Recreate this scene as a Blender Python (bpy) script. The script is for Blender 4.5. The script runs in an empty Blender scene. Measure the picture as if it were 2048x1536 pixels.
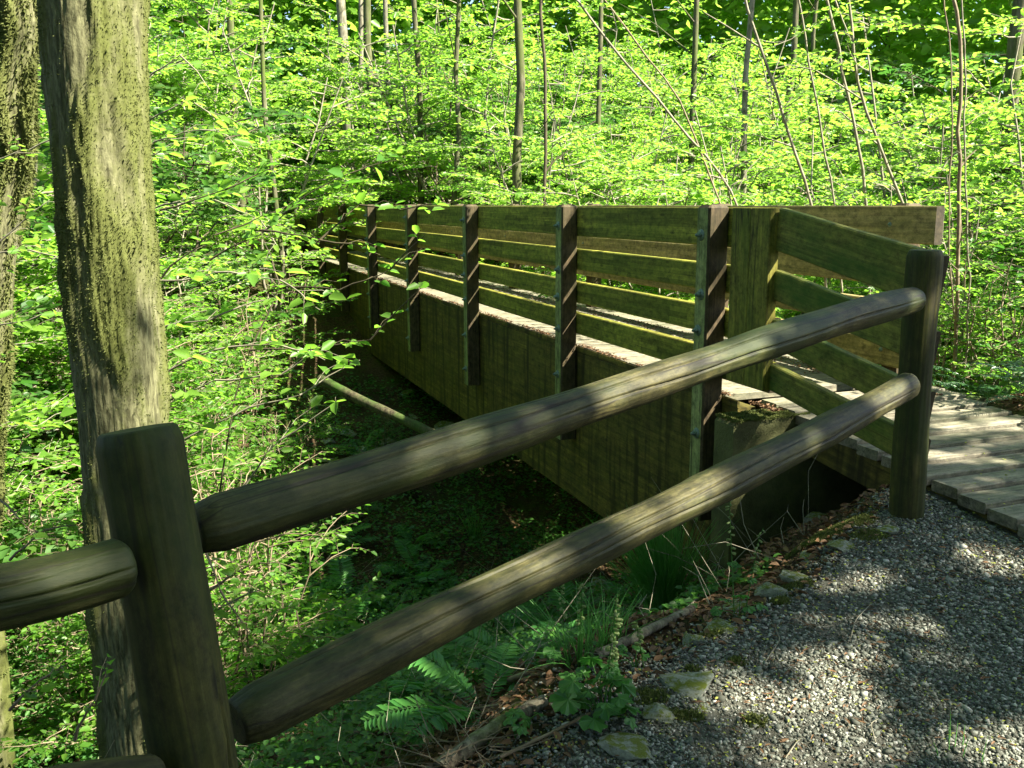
import bpy, math, random
import numpy as np
from mathutils import Vector, Matrix, noise as mnoise
sc = bpy.context.scene
col = sc.collection
rng = np.random.default_rng(7)
SEED_SHRUBS = 3
random.seed(7)

# ------------------------------------------------------------------ camera
F, PITCH, ROLL, HC, AZ = 1860.3, .1924, -.0052, 1.1708, .3544
_cp, _sp = math.cos(PITCH), math.sin(PITCH)
FW = np.array([0, _cp, -_sp]); _up = np.array([0, _sp, _cp]); _rt = np.array([1., 0, 0])
RT = _rt * math.cos(ROLL) + _up * math.sin(ROLL)
UP = -_rt * math.sin(ROLL) + _up * math.cos(ROLL)
cd = bpy.data.cameras.new('camera'); cam = bpy.data.objects.new('camera', cd); col.objects.link(cam)
cam.matrix_world = Matrix(((RT[0], UP[0], -FW[0], 0), (RT[1], UP[1], -FW[1], 0), (RT[2], UP[2], -FW[2], HC), (0, 0, 0, 1)))
cd.sensor_width = 36; cd.lens = 36 * F / 2048; cd.clip_start = .05; cd.clip_end = 400
sc.camera = cam

# ------------------------------------------------------------------ light
SUN_EL = math.radians(44.5); SUN_H = np.array([.935, -.355]); SUN_H = SUN_H / np.linalg.norm(SUN_H)
SUN = np.array([SUN_H[0] * math.cos(SUN_EL), SUN_H[1] * math.cos(SUN_EL), math.sin(SUN_EL)])
w = bpy.data.worlds.new('World'); sc.world = w; w.use_nodes = True
nt = w.node_tree; nt.nodes.clear()
sky = nt.nodes.new('ShaderNodeTexSky'); sky.sky_type = 'NISHITA'; sky.sun_disc = False
sky.sun_elevation = SUN_EL; sky.sun_rotation = math.atan2(SUN_H[0], SUN_H[1])
bg = nt.nodes.new('ShaderNodeBackground'); bg.inputs[1].default_value = .055
ow = nt.nodes.new('ShaderNodeOutputWorld')
nt.links.new(sky.outputs[0], bg.inputs[0]); nt.links.new(bg.outputs[0], ow.inputs[0])
sl = bpy.data.lights.new('sun', 'SUN'); sl.energy = 5.0; sl.angle = math.radians(.53); sl.color = (1, .93, .76)
so = bpy.data.objects.new('sun', sl); col.objects.link(so)
so.rotation_euler = Vector(SUN).to_track_quat('Z', 'Y').to_euler(); so.location = (20, -8, 20)
sc.view_settings.view_transform = 'Standard'; sc.view_settings.look = 'None'
sc.view_settings.exposure = 2.65; sc.view_settings.gamma = 1
try: sc.view_settings.use_curve_mapping = False
except Exception: pass
cy = sc.cycles
cy.max_bounces = 10; cy.diffuse_bounces = 8; cy.glossy_bounces = 2; cy.transmission_bounces = 5
cy.sample_clamp_indirect = 6; cy.use_denoising = True; cy.caustics_reflective = False

# ------------------------------------------------------------------ pixel helpers (to measure places off the photograph)
def ray(px, py): return FW + RT * (px - 1024) / F - UP * (py - 768) / F
def at_depth(px, py, D): return np.array([0, 0, HC]) + ray(px, py) * D
B = np.array([-math.sin(AZ), math.cos(AZ), 0]); N = np.array([math.cos(AZ), math.sin(AZ), 0])
def br(s, d, z): return B * s + N * d + np.array([0, 0, z])
def on_d(px, py, dd):
    r = ray(px, py); return np.array([0, 0, HC]) + r * (dd / (r @ N))
def sdof(x, y): return B[0] * x + B[1] * y, N[0] * x + N[1] * y

def sstep(a, b, x):
    t = np.clip((x - a) / (b - a), 0, 1); return t * t * (3 - 2 * t)
_pe = [-100, 0, .25, .6, 1.0, 1.6, 2.5, 3.6, 5.0, 6.6, 9, 12, 16, 24, 40, 70, 120]
_pz = [0, 0, -.10, -.42, -.72, -1.12, -1.65, -2.15, -2.4, -2.3, -1.7, -.9, -.1, .9, 4.0, 10, 19]
def terrain(x, y):
    x = np.asarray(x, float); y = np.asarray(y, float)
    e = -.70 * (x + .67) + .71 * (y - 1.5) - .12
    e = e + .07 * np.sin(3.1 * x + 1.3 * y) + .05 * np.sin(7.3 * x - 5.1 * y)
    base = -.22 - .085 * np.clip(4 - y, -.5, 5)
    z = base + np.interp(e, _pe, _pz)
    s, d = sdof(x, y)
    z = z + .17 * sstep(4.45, 4.75, d) * sstep(1.5, 2.5, s) * (1 - sstep(6, 9, s))
    n = .05 * np.sin(1.9 * x + .5) * np.sin(2.3 * y) + .03 * np.sin(5.3 * x + 2 * y) + .02 * np.sin(11 * x - 4 * y) * np.sin(9 * y + 1)
    z = z + n * sstep(.0, .8, e) * (1 + 2.5 * sstep(8, 25, e))
    z = z + .006 * np.sin(9 * x + 3 * y) * np.sin(8 * y - 2 * x)
    return z
def edge_e(x, y):
    e = -.70 * (x + .67) + .71 * (y - 1.5) - .12
    return e + .07 * np.sin(3.1 * x + 1.3 * y) + .05 * np.sin(7.3 * x - 5.1 * y)
def ground(px, py):
    r = ray(px, py); t = .5
    while t < 90:
        p = np.array([0, 0, HC]) + r * t
        if p[2] < terrain(p[0], p[1]): break
        t += .01 if t < 12 else .1
    return np.array([p[0], p[1], float(terrain(p[0], p[1]))])

# ------------------------------------------------------------------ object helpers
def tag(o, label=None, cat=None, group=None, kind=None):
    if label: o['label'] = label
    if cat: o['category'] = cat
    if group: o['group'] = group
    if kind: o['kind'] = kind
    return o
def empty(name, loc=(0, 0, 0), label=None, cat=None, group=None, rz=0):
    o = bpy.data.objects.new(name, None); o.empty_display_size = .1; col.objects.link(o)
    o.location = tuple(loc); o.rotation_euler.z = rz
    return tag(o, label, cat, group)
def link(name, me, parent=None, m=None):
    o = bpy.data.objects.new(name, me); col.objects.link(o)
    if parent is not None: o.parent = parent
    if m is not None: me.materials.append(m)
    return o
def qmesh(name, V, Q, smooth=False):
    V = np.asarray(V, np.float32).reshape(-1, 3); Q = np.asarray(Q, np.int32).reshape(-1, 4)
    me = bpy.data.meshes.new(name)
    me.vertices.add(len(V)); me.vertices.foreach_set('co', V.ravel())
    me.loops.add(len(Q) * 4); me.loops.foreach_set('vertex_index', Q.ravel())
    me.polygons.add(len(Q)); me.polygons.foreach_set('loop_start', np.arange(0, len(Q) * 4, 4, dtype=np.int32))
    me.polygons.foreach_set('loop_total', np.full(len(Q), 4, np.int32))
    if smooth: me.polygons.foreach_set('use_smooth', np.ones(len(Q), bool))
    me.update(calc_edges=True); return me
class Acc:
    def __init__(s): s.V = []; s.Q = []; s.n = 0
    def add(s, V, Q):
        V = np.asarray(V, float).reshape(-1, 3); s.V.append(V); s.Q.append(np.asarray(Q).reshape(-1, 4) + s.n); s.n += len(V)
    def mesh(s, name, smooth=False):
        if not s.V: return qmesh(name, np.zeros((4, 3)), [[0, 1, 2, 3]])
        return qmesh(name, np.concatenate(s.V), np.concatenate(s.Q), smooth)
def tube(acc, pts, rad, k=5):
    P = np.asarray(pts, float); n = len(P)
    T = np.gradient(P, axis=0); T /= np.linalg.norm(T, axis=1)[:, None] + 1e-9
    ref = np.array([0, 0, 1.]) if abs(T[0][2]) < .8 else np.array([1., 0, 0])
    U = np.cross(T, ref); U /= np.linalg.norm(U, axis=1)[:, None] + 1e-9
    W = np.cross(T, U)
    a = np.arange(k) * 2 * math.pi / k
    R = np.broadcast_to(np.asarray(rad, float), (n,))
    V = P[:, None] + R[:, None, None] * (np.cos(a)[None, :, None] * U[:, None] + np.sin(a)[None, :, None] * W[:, None])
    Q = []
    i = np.arange(n - 1)[:, None] * k; j = np.arange(k)[None]; j2 = (j + 1) % k
    Q = np.stack([i + j, i + j2, i + k + j2, i + k + j], -1)
    acc.add(V, Q)
def leaf_arrays(P, D, Nn, L, Wd, fold=.22):
    """ovate leaves: base P, direction D, normal Nn"""
    P = np.asarray(P, float); D = np.asarray(D, float); Nn = np.asarray(Nn, float)
    D = D / (np.linalg.norm(D, axis=1)[:, None] + 1e-9)
    S = np.cross(D, Nn); S /= np.linalg.norm(S, axis=1)[:, None] + 1e-9
    Nn = np.cross(S, D)
    L = np.asarray(L)[:, None]; Wd = np.asarray(Wd)[:, None]
    f = Wd * fold
    v = np.stack([P, P + D * L * .30 + S * Wd * .46 + Nn * f, P + D * L * .72 + S * Wd * .36 + Nn * f * .6,
                  P + D * L - Nn * L * .10, P + D * L * .72 - S * Wd * .36 + Nn * f * .6, P + D * L * .30 - S * Wd * .46 + Nn * f], 1)
    n = len(P); i = np.arange(n)[:, None] * 6
    q = np.concatenate([i + np.array([[0, 1, 2, 3]]), i + np.array([[0, 3, 4, 5]])], 0)
    return v.reshape(-1, 3), q
def copy_tree(o, loc, rz=0, scale=1, label=None, group=None):
    r = o.copy(); col.objects.link(r); r.location = tuple(loc); r.rotation_euler = (0, 0, rz); r.scale = (scale,) * 3
    if label: r['label'] = label
    if group: r['group'] = group
    for ch in list(o.children):
        c = ch.copy(); col.objects.link(c); c.parent = r
        for g in list(ch.children):
            d = g.copy(); col.objects.link(d); d.parent = c
    return r

# ------------------------------------------------------------------ materials
class MN:
    def __init__(s, name):
        s.m = bpy.data.materials.new(name); s.m.use_nodes = True; s.t = s.m.node_tree; s.t.nodes.clear()
        s.out = s.n('OutputMaterial')
    def n(s, ty, **k):
        x = s.t.nodes.new('ShaderNode' + ty)
        for a, b in k.items(): setattr(x, a, b)
        return x
    def l(s, a, b): s.t.links.new(a, b)
    def coords(s, scale=(1, 1, 1), kind='Object', rnd=True):
        tc = s.n('TexCoord'); mp = s.n('Mapping'); mp.inputs['Scale'].default_value = scale
        src = tc.outputs[kind]
        if rnd:
            oi = s.n('ObjectInfo'); ml = s.n('Math', operation='MULTIPLY'); ml.inputs[1].default_value = 37.0
            s.l(oi.outputs['Random'], ml.inputs[0]); va = s.n('VectorMath', operation='ADD')
            s.l(src, va.inputs[0]); s.l(ml.outputs[0], va.inputs[1]); src = va.outputs[0]
        s.l(src, mp.inputs[0]); return mp.outputs[0]
    def noise(s, vec, scale, detail=4, rough=.6, dist=0):
        x = s.n('TexNoise'); x.inputs['Scale'].default_value = scale; x.inputs['Detail'].default_value = detail
        x.inputs['Roughness'].default_value = rough; x.inputs['Distortion'].default_value = dist
        s.l(vec, x.inputs['Vector']); return x.outputs['Fac']
    def ramp(s, fac, stops):
        x = s.n('ValToRGB'); e = x.color_ramp.elements
        while len(e) > 1: e.remove(e[-1])
        e[0].position = stops[0][0]; e[0].color = (*stops[0][1], 1)
        for p, c in stops[1:]:
            q = e.new(p); q.color = (*c, 1)
        s.l(fac, x.inputs[0]); return x.outputs[0]
    def mix(s, fac, a, b, mode='MIX'):
        x = s.n('Mix', data_type='RGBA', blend_type=mode)
        for v, i in ((fac, 0), (a, 6), (b, 7)):
            if isinstance(v, (int, float)): x.inputs[i].default_value = v
            elif isinstance(v, tuple): x.inputs[i].default_value = (*v, 1)
            else: s.l(v, x.inputs[i])
        return x.outputs[2]
    def bsdf(s, colr, rough=.8, bump=None, bs=.3, bd=.01, spec=.3):
        p = s.n('BsdfPrincipled')
        if isinstance(colr, tuple): p.inputs['Base Color'].default_value = (*colr, 1)
        else: s.l(colr, p.inputs['Base Color'])
        p.inputs['Roughness'].default_value = rough; p.inputs['Specular IOR Level'].default_value = spec
        if bump is not None:
            b = s.n('Bump'); b.inputs['Strength'].default_value = bs; b.inputs['Distance'].default_value = bd
            s.l(bump, b.inputs['Height']); s.l(b.outputs[0], p.inputs['Normal'])
        return p.outputs[0]
    def done(s, sh): s.l(sh, s.out.inputs[0]); return s.m

def mat_leaf(name, ca, cb, ta, tb, tf=.45, rough=.42, spec=.35):
    m = MN(name); g = m.n('NewGeometry'); oi = m.n('ObjectInfo')
    r = m.mix(.25, g.outputs['Random Per Island'], oi.outputs['Random'])
    c = m.mix(r, ca, cb); t = m.mix(r, ta, tb)
    p = m.bsdf(c, rough, spec=spec)
    tr = m.n('BsdfTranslucent'); m.l(t, tr.inputs[0])
    mx = m.n('MixShader'); mx.inputs[0].default_value = tf
    m.l(p, mx.inputs[1]); m.l(tr.outputs[0], mx.inputs[2]); return m.done(mx.outputs[0])
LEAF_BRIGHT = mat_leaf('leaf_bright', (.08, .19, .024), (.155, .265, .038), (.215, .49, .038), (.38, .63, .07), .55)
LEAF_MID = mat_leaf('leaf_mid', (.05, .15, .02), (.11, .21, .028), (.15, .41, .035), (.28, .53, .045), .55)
LEAF_SHADED = mat_leaf('leaf_shaded', (.03, .09, .025), (.06, .12, .02), (.06, .22, .03), (.1, .24, .03), .4)  # darker copy of the leaf green, shade put into the colour
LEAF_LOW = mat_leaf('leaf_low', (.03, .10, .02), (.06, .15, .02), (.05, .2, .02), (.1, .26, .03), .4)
FERN = mat_leaf('fern_green', (.035, .14, .03), (.07, .19, .04), (.08, .32, .03), (.12, .38, .04), .4, .4, .4)
SWORD = mat_leaf('sword_fern_green', (.03, .085, .035), (.05, .11, .05), (.05, .16, .03), (.07, .18, .04), .25, .3, .6)
RUSH = mat_leaf('rush_green', (.08, .26, .05), (.15, .38, .08), (.08, .36, .04), (.16, .5, .06), .35, .4, .4)
PETAL = mat_leaf('pale_flower', (.12, .18, .06), (.2, .26, .1), (.3, .4, .15), (.3, .4, .15), .4)
NEEDLE = mat_leaf('dry_litter', (.20, .11, .05), (.07, .04, .02), (.1, .05, .02), (.1, .05, .02), .1, .7)
SPECK = mat_leaf('fallen_petal', (.3, .33, .04), (.16, .18, .05), (.2, .2, .03), (.2, .2, .03), .1, .7)
MOSS = mat_leaf('moss_tuft', (.07, .09, .025), (.13, .145, .05), (.10, .14, .03), (.16, .18, .05), .3, .8, .1)

def mat_twig(name, a, b, sc_=14):
    m = MN(name); v = m.coords(); f = m.noise(v, sc_)
    g = m.n('ObjectInfo')
    return m.done(m.bsdf(m.ramp(f, [(.3, a), (.7, b)]), .8, f, .3, .004))
TWIG = mat_twig('twig_bark', (.10, .07, .045), (.22, .18, .12))
TWIG_PALE = mat_twig('pale_twig_bark', (.10, .09, .06), (.26, .24, .18))
TWIG_DARK = mat_twig('dark_twig_bark', (.035, .03, .018), (.08, .065, .035))
def mat_bark(name, dark, light, moss, mlo=.48, mhi=.62, vs=(26, 26, 4.5), attr=False):
    m = MN(name); v = m.coords(vs); g = m.noise(v, 2.2, 6, .7, .6)
    c = m.ramp(g, [(.38, dark), (.5, tuple((a + b) / 2 for a, b in zip(dark, light))), (.6, light)])
    v2 = m.coords((1, 1, .6)); mm = m.noise(v2, 3.0, 6, .65)
    v3 = m.coords(); fine = m.noise(v3, 60, 3)
    mc = m.mix(fine, tuple(x * .6 for x in moss), tuple(x * 1.5 for x in moss))
    fac = m.n('MapRange'); m.l(mm, fac.inputs[0]); fac.inputs[1].default_value = mlo; fac.inputs[2].default_value = mhi
    fo = fac.outputs[0]
    if attr:
        at_ = m.n('Attribute'); at_.attribute_name = 'moss'; ad_ = m.n('Math', operation='MULTIPLY_ADD'); m.l(m.noise(v3, 35, 4, .7), ad_.inputs[0]); ad_.inputs[1].default_value = .9; m.l(at_.outputs['Fac'], ad_.inputs[2])
        f3_ = m.n('MapRange'); m.l(ad_.outputs[0], f3_.inputs[0]); f3_.inputs[1].default_value = .30; f3_.inputs[2].default_value = .85; fo = f3_.outputs[0]
    c = m.mix(fo, c, mc)
    h = m.mix(.5, g, fine)
    return m.done(m.bsdf(c, .9, h, .45, .012, .15))
BARK = mat_bark('mossy_bark', (.045, .045, .022), (.15, .15, .08), (.07, .08, .022), vs=(30, 30, 6), attr=True)
BARK_BG = mat_bark('forest_bark', (.035, .033, .02), (.12, .11, .075), (.06, .08, .02), .42, .62, (10, 10, 1.6))
BARK_GREY = mat_bark('grey_alder_bark', (.07, .065, .045), (.20, .19, .14), (.07, .09, .02), .55, .75, (5, 5, 2))

def mat_wood(name, a, b, algae, amt=.5, lam=0., rough=.75, bs=.35, gx=1.1, gs=26, cracks=.0, stain=0., mottle=0., dist=.4):
    m = MN(name); v = m.coords((gx, gs, gs)); g = m.noise(v, 1, 5, .62, dist)
    if mottle > 0: g = m.mix(mottle, g, m.noise(m.coords((7, 12, 12)), 1.5, 8, .78))
    vf = m.coords((gx * 3.5, gs * 3.2, gs * 3.2)); gf = m.noise(vf, 1, 3, .6)
    g = m.mix(.38, g, gf)
    c = m.ramp(g, [(.34, a), (.64, b)])
    vb = m.coords((9, 14, 14)); bl = m.noise(vb, 1.6, 8, .8)
    c = m.mix(1.0, c, m.ramp(bl, [(.36, (.4, .4, .4)), (.5, (1, 1, 1)), (.62, (1.5, 1.45, 1.35))]), 'MULTIPLY')
    v1 = m.coords((1.6, 5, 5)); al = m.noise(v1, 1.0, 5, .65)
    mr = m.n('MapRange'); m.l(al, mr.inputs[0]); mr.inputs[1].default_value = .42; mr.inputs[2].default_value = .66
    mr.inputs[4].default_value = amt
    c = m.mix(mr.outputs[0], c, algae)
    h = g
    if lam > 0:
        tc = m.coords(); sx = m.n('SeparateXYZ'); m.l(tc, sx.inputs[0]); cx = m.n('CombineXYZ')
        m.l(sx.outputs[0], cx.inputs[0]); m.l(sx.outputs[2], cx.inputs[1])
        bk = m.n('TexBrick'); bk.offset = .37; bk.offset_frequency = 2; m.l(cx.outputs[0], bk.inputs['Vector'])
        for k, val in (('Scale', 1.0), ('Mortar Size', .0009), ('Brick Width', .62), ('Row Height', .0385), ('Mortar Smooth', .4), ('Bias', -.1)):
            bk.inputs[k].default_value = val
        bk.inputs['Color1'].default_value = (.55, .55, .5, 1); bk.inputs['Color2'].default_value = (1.25, 1.2, 1.1, 1); bk.inputs['Mortar'].default_value = (.3, .28, .2, 1)
        c = m.mix(lam, c, bk.outputs['Color'], 'MULTIPLY')
    kn = m.coords((3, 9, 9)); k = m.n('TexVoronoi'); k.inputs['Scale'].default_value = 1.1; m.l(kn, k.inputs['Vector'])
    kr = m.n('MapRange'); m.l(k.outputs['Distance'], kr.inputs[0]); kr.inputs[1].default_value = .06; kr.inputs[2].default_value = .13
    kr.inputs[3].default_value = .65; kr.inputs[4].default_value = 0
    c = m.mix(kr.outputs[0], c, tuple(x * .25 for x in a))
    if stain > 0:
        vs = m.coords((9, 9, .7)); st = m.noise(vs, 1.0, 4, .6)
        sr = m.n('MapRange'); m.l(st, sr.inputs[0]); sr.inputs[1].default_value = .48; sr.inputs[2].default_value = .62; sr.inputs[4].default_value = stain
        c = m.mix(sr.outputs[0], c, tuple(x * .3 for x in a))
    if cracks > 0:
        vc = m.coords((.45, 15, 15)); cr = m.noise(vc, 1.0, 2, .4, .3)
        ab = m.n('Math', operation='SUBTRACT'); m.l(cr, ab.inputs[0]); ab.inputs[1].default_value = .5
        a2 = m.n('Math', operation='ABSOLUTE'); m.l(ab.outputs[0], a2.inputs[0])
        cm = m.n('MapRange'); m.l(a2.outputs[0], cm.inputs[0]); cm.inputs[1].default_value = .0; cm.inputs[2].default_value = .016
        cm.inputs[3].default_value = cracks; cm.inputs[4].default_value = 0
        c = m.mix(cm.outputs[0], c, (.012, .01, .006))
    return m.done(m.bsdf(c, rough, h, bs, .004, .25))
W_RAIL = mat_wood('railing_timber', (.09, .09, .012), (.27, .265, .04), (.08, .12, .012), .45, .9)
W_FAR = mat_wood('far_railing_timber', (.13, .105, .045), (.28, .235, .11), (.12, .13, .03), .4, .6)
W_WING = mat_wood('ramp_railing_timber', (.06, .06, .01), (.18, .175, .035), (.03, .075, .008), .9, 0, cracks=.3)
W_GIRD = mat_wood('girder_timber', (.045, .036, .007), (.135, .11, .022), (.04, .05, .008), .4, .6, stain=.85)
W_POST = mat_wood('post_timber', (.03, .022, .012), (.075, .055, .03), (.04, .04, .01), .5, 0, cracks=.5)
W_POSTOUT = mat_wood('post_outer_face', (.11, .13, .045), (.26, .28, .12), (.06, .09, .015), .6, 0, cracks=.8)
W_LOG = mat_wood('weathered_log', (.008, .008, .002), (.066, .060, .023), (.016, .028, .004), .75, 0, rough=.6, bs=1.0, gx=4.5, gs=40, cracks=.95, mottle=.62, dist=0)
W_PEEL = mat_wood('round_post_timber', (.011, .011, .002), (.056, .052, .012), (.014, .028, .003), .75, 0, rough=.7, bs=.4, cracks=.6)
W_DECK = mat_wood('deck_timber', (.09, .082, .06), (.22, .20, .155), (.08, .095, .045), .45, 0, bs=.8, cracks=.5)
W_DARK = mat_wood('endgrain_timber', (.02, .016, .01), (.05, .04, .025), (.03, .03, .01), .4)

def mat_stone(name, a, b, mossc, mlo, mhi, s_=6):
    m = MN(name); v = m.coords(); f = m.noise(v, s_, 8, .7); c = m.ramp(f, [(.3, a), (.7, b)])
    g = m.n('NewGeometry'); sx = m.n('SeparateXYZ'); m.l(g.outputs['Normal'], sx.inputs[0])
    f2 = m.noise(v, s_ * .6, 5, .7); ad = m.n('Math', operation='MULTIPLY_ADD'); m.l(sx.outputs[2], ad.inputs[0]); ad.inputs[1].default_value = .2; m.l(f2, ad.inputs[2])
    mr = m.n('MapRange'); m.l(ad.outputs[0], mr.inputs[0]); mr.inputs[1].default_value = mlo; mr.inputs[2].default_value = mhi
    fine = m.noise(v, 90, 3); mc = m.mix(fine, tuple(x * .5 for x in mossc), tuple(x * 1.6 for x in mossc))
    return m.done(m.bsdf(m.mix(mr.outputs[0], c, mc), .85, m.mix(.4, f, fine), .7, .02, .25))
STONE = mat_stone('mossy_stone', (.12, .13, .10), (.30, .32, .27), (.10, .12, .012), .62, .74)
STONE_RAVINE = mat_stone('ravine_stone', (.2, .18, .14), (.4, .38, .33), (.08, .1, .012), .7, .85)
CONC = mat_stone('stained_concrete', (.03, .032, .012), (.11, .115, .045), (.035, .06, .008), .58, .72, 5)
m = MN('galvanised_steel'); METAL = m.done(m.bsdf(m.ramp(m.noise(m.coords(), 80), [(.3, (.06, .09, .07)), (.7, (.18, .24, .2))]), .55, spec=.5))
for n_ in METAL.node_tree.nodes:
    if n_.type == 'BSDF_PRINCIPLED': n_.inputs['Metallic'].default_value = .4
# forest floor
m = MN('forest_floor'); v = m.coords(kind='Object', rnd=False)
f1 = m.noise(v, 1.3, 6, .7); f2 = m.noise(v, 28, 6, .75); f3 = m.noise(v, 7, 5, .7)
c = m.ramp(f2, [(.3, (.018, .012, .007)), (.5, (.05, .032, .018)), (.68, (.13, .085, .05))])
c2 = m.ramp(f2, [(.3, (.012, .02, .005)), (.7, (.06, .085, .015))])
mr = m.n('MapRange'); m.l(m.mix(.5, f1, f3), mr.inputs[0]); mr.inputs[1].default_value = .47; mr.inputs[2].default_value = .58
FLOOR = m.done(m.bsdf(m.mix(mr.outputs[0], c, c2), .95, f2, 1, .03, .1))
m = MN('gravel_bed'); v = m.coords(kind='Object', rnd=False); f = m.noise(v, 90, 4, .8); f3 = m.noise(v, 5, 5, .7)
c = m.ramp(f, [(.3, (.045, .045, .035)), (.55, (.12, .12, .10)), (.75, (.25, .25, .22))])
GRAVEL = m.done(m.bsdf(m.mix(m.ramp(f3, [(.45, (0, 0, 0)), (.7, (.6, .6, .6))]), c, (.05, .04, .022)), .95, f, 1, .02, .1))
m = MN('gravel_stone'); g = m.n('NewGeometry')
c = m.ramp(g.outputs['Random Per Island'], [(0, (.028, .03, .022)), (.3, (.075, .08, .065)), (.7, (.14, .15, .125)), (.9, (.23, .235, .2)), (1, (.36, .35, .32))])
PEB = m.done(m.bsdf(c, .8, spec=.3))

# ================================================================== SETTING: ground
def grid_axis(lo, hi, near_lo, near_hi, fine, coarse):
    a = [near_lo]
    st = fine
    while a[-1] < near_hi: a.append(a[-1] + fine)
    x = a[-1]; st = fine
    while x < hi: st = min(st * 1.09, coarse); x += st; a.append(x)
    x = near_lo; st = fine; left = []
    while x > lo: st = min(st * 1.09, coarse); x -= st; left.append(x)
    return np.array(left[::-1] + a)
gx = grid_axis(-150, 150, -5, 5, .07, 4); gy = grid_axis(-60, 220, -.5, 12, .07, 4)
X, Y = np.meshgrid(gx, gy); Z = terrain(X, Y)
nx, ny = len(gx), len(gy)
i = (np.arange(ny - 1)[:, None] * nx + np.arange(nx - 1)[None]).ravel()
me = qmesh('forest_floor', np.stack([X, Y, Z], -1), np.stack([i, i + 1, i + nx + 1, i + nx], -1), True)
tag(link('forest_floor', me, m=FLOOR), kind='structure')
# gravel path sheet
gx2 = np.arange(-3, 4.2, .05); gy2 = np.arange(-3, 4.6, .05)
X, Y = np.meshgrid(gx2, gy2); E_ = edge_e(X, Y); S_, D_ = sdof(X, Y)
Z = terrain(X, Y) + .006 - .05 * sstep(-.02, .06, E_ + .02 * np.sin(23 * X) * np.sin(19 * Y))
nx = len(gx2); ny = len(gy2)
ok = (E_ < .1)
Q = []
for a in range(ny - 1):
    for b in range(nx - 1):
        if ok[a, b] and ok[a + 1, b] and ok[a, b + 1] and ok[a + 1, b + 1]: Q.append((a * nx + b, a * nx + b + 1, (a + 1) * nx + b + 1, (a + 1) * nx + b))
me = qmesh('gravel_path', np.stack([X, Y, Z], -1), Q, True); me.validate()
tag(link('gravel_path', me, m=GRAVEL), kind='structure')

def pebbles(name, P, size, mat_, label, cat):
    n = len(P)
    cube = np.array([[-1, -1, -1], [1, -1, -1], [1, 1, -1], [-1, 1, -1], [-1, -1, 1], [1, -1, 1], [1, 1, 1], [-1, 1, 1]], float) * .5
    fq = np.array([[0, 3, 2, 1], [4, 5, 6, 7], [0, 1, 5, 4], [1, 2, 6, 5], [2, 3, 7, 6], [3, 0, 4, 7]])
    sx = size * rng.uniform(.7, 1.4, n); sy = size * rng.uniform(.6, 1.1, n); szz = size * rng.uniform(.45, .8, n)
    v = cube[None] * np.stack([sx, sy, szz], -1)[:, None] * rng.uniform(.6, 1.15, (n, 8, 1))
    a = rng.uniform(0, 6.28, n); t = rng.normal(0, .5, n)
    ca, sa, ct, st = np.cos(a), np.sin(a), np.cos(t), np.sin(t)
    y = v[..., 1] * ct[:, None] - v[..., 2] * st[:, None]; z = v[..., 1] * st[:, None] + v[..., 2] * ct[:, None]
    x = v[..., 0] * ca[:, None] - y * sa[:, None]; y = v[..., 0] * sa[:, None] + y * ca[:, None]
    V = np.stack([x, y, z], -1) + P[:, None]
    me = qmesh(name, V.reshape(-1, 3), (fq[None] + np.arange(n)[:, None, None] * 8), True)
    return tag(link(name, me, m=mat_), label, cat, kind='stuff')
def fan_points(n, dmin, dmax, a0, a1):
    a = rng.uniform(a0, a1, n); r = np.sqrt(rng.uniform(dmin ** 2, dmax ** 2, n)); return r * np.sin(a), r * np.cos(a)
x, y = fan_points(155000, 1.95, 4.9, math.radians(-3), math.radians(35))
k_ = rng.uniform(0, 1, len(x)) < np.clip((2.6 / np.hypot(x, y)) ** 1.2, 0, 1); x, y = x[k_], y[k_]
e = edge_e(x, y); s_, d_ = sdof(x, y)
keep = (e < .03 + .10 * rng.normal(0, 1, len(x)).clip(-2, 2)) & ~((d_ > 3.31) & (s_ > -.6) & (s_ < 4.6)) & ~((d_ > 2.6) & (s_ > 3.45))
patch = np.sin(4.1 * x + 2 * y) * np.sin(3.7 * y - 1.1 * x)
keep &= rng.uniform(0, 1, len(x)) < .95 - .5 * sstep(.25, .8, patch + .4 * np.sin(13 * x) * np.sin(11 * y))
x, y = x[keep], y[keep]; sz = .0068 * rng.lognormal(0, .38, len(x)) * (1 + .09 * np.clip(np.hypot(x, y) - 2.5, 0, 3))
pebbles('gravel', np.stack([x, y, terrain(x, y) + .006 + sz * .12], -1), sz, PEB, 'loose grey crushed gravel covering the path', 'gravel')

# ================================================================== TIMBER pieces
def prism(L, H, T, bev=.006, segs=1, warp=0, endmat=False, bow=0):
    """board along +X from 0..L, height H (z 0..H), thickness T (y 0..T)"""
    b = bev
    pr = [(b, 0), (T - b, 0), (T, b), (T, H - b), (T - b, H), (b, H), (0, H - b), (0, b)]
    V = []; n = segs + 1
    for k in range(n):
        x = L * k / segs; wv = warp * math.sin(k * 1.7) ; bo = bow * math.sin(math.pi * k / segs)
        V += [(x, p[0] + bo, p[1] + wv) for p in pr]
    Fc = []
    for k in range(segs):
        for j in range(8): Fc.append((k * 8 + j, k * 8 + (j + 1) % 8, (k + 1) * 8 + (j + 1) % 8, (k + 1) * 8 + j))
    Fc.append(tuple(range(7, -1, -1))); Fc.append(tuple((n - 1) * 8 + j for j in range(8)))
    me = bpy.data.meshes.new('piece'); me.from_pydata(V, [], Fc); me.update()
    return me
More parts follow.
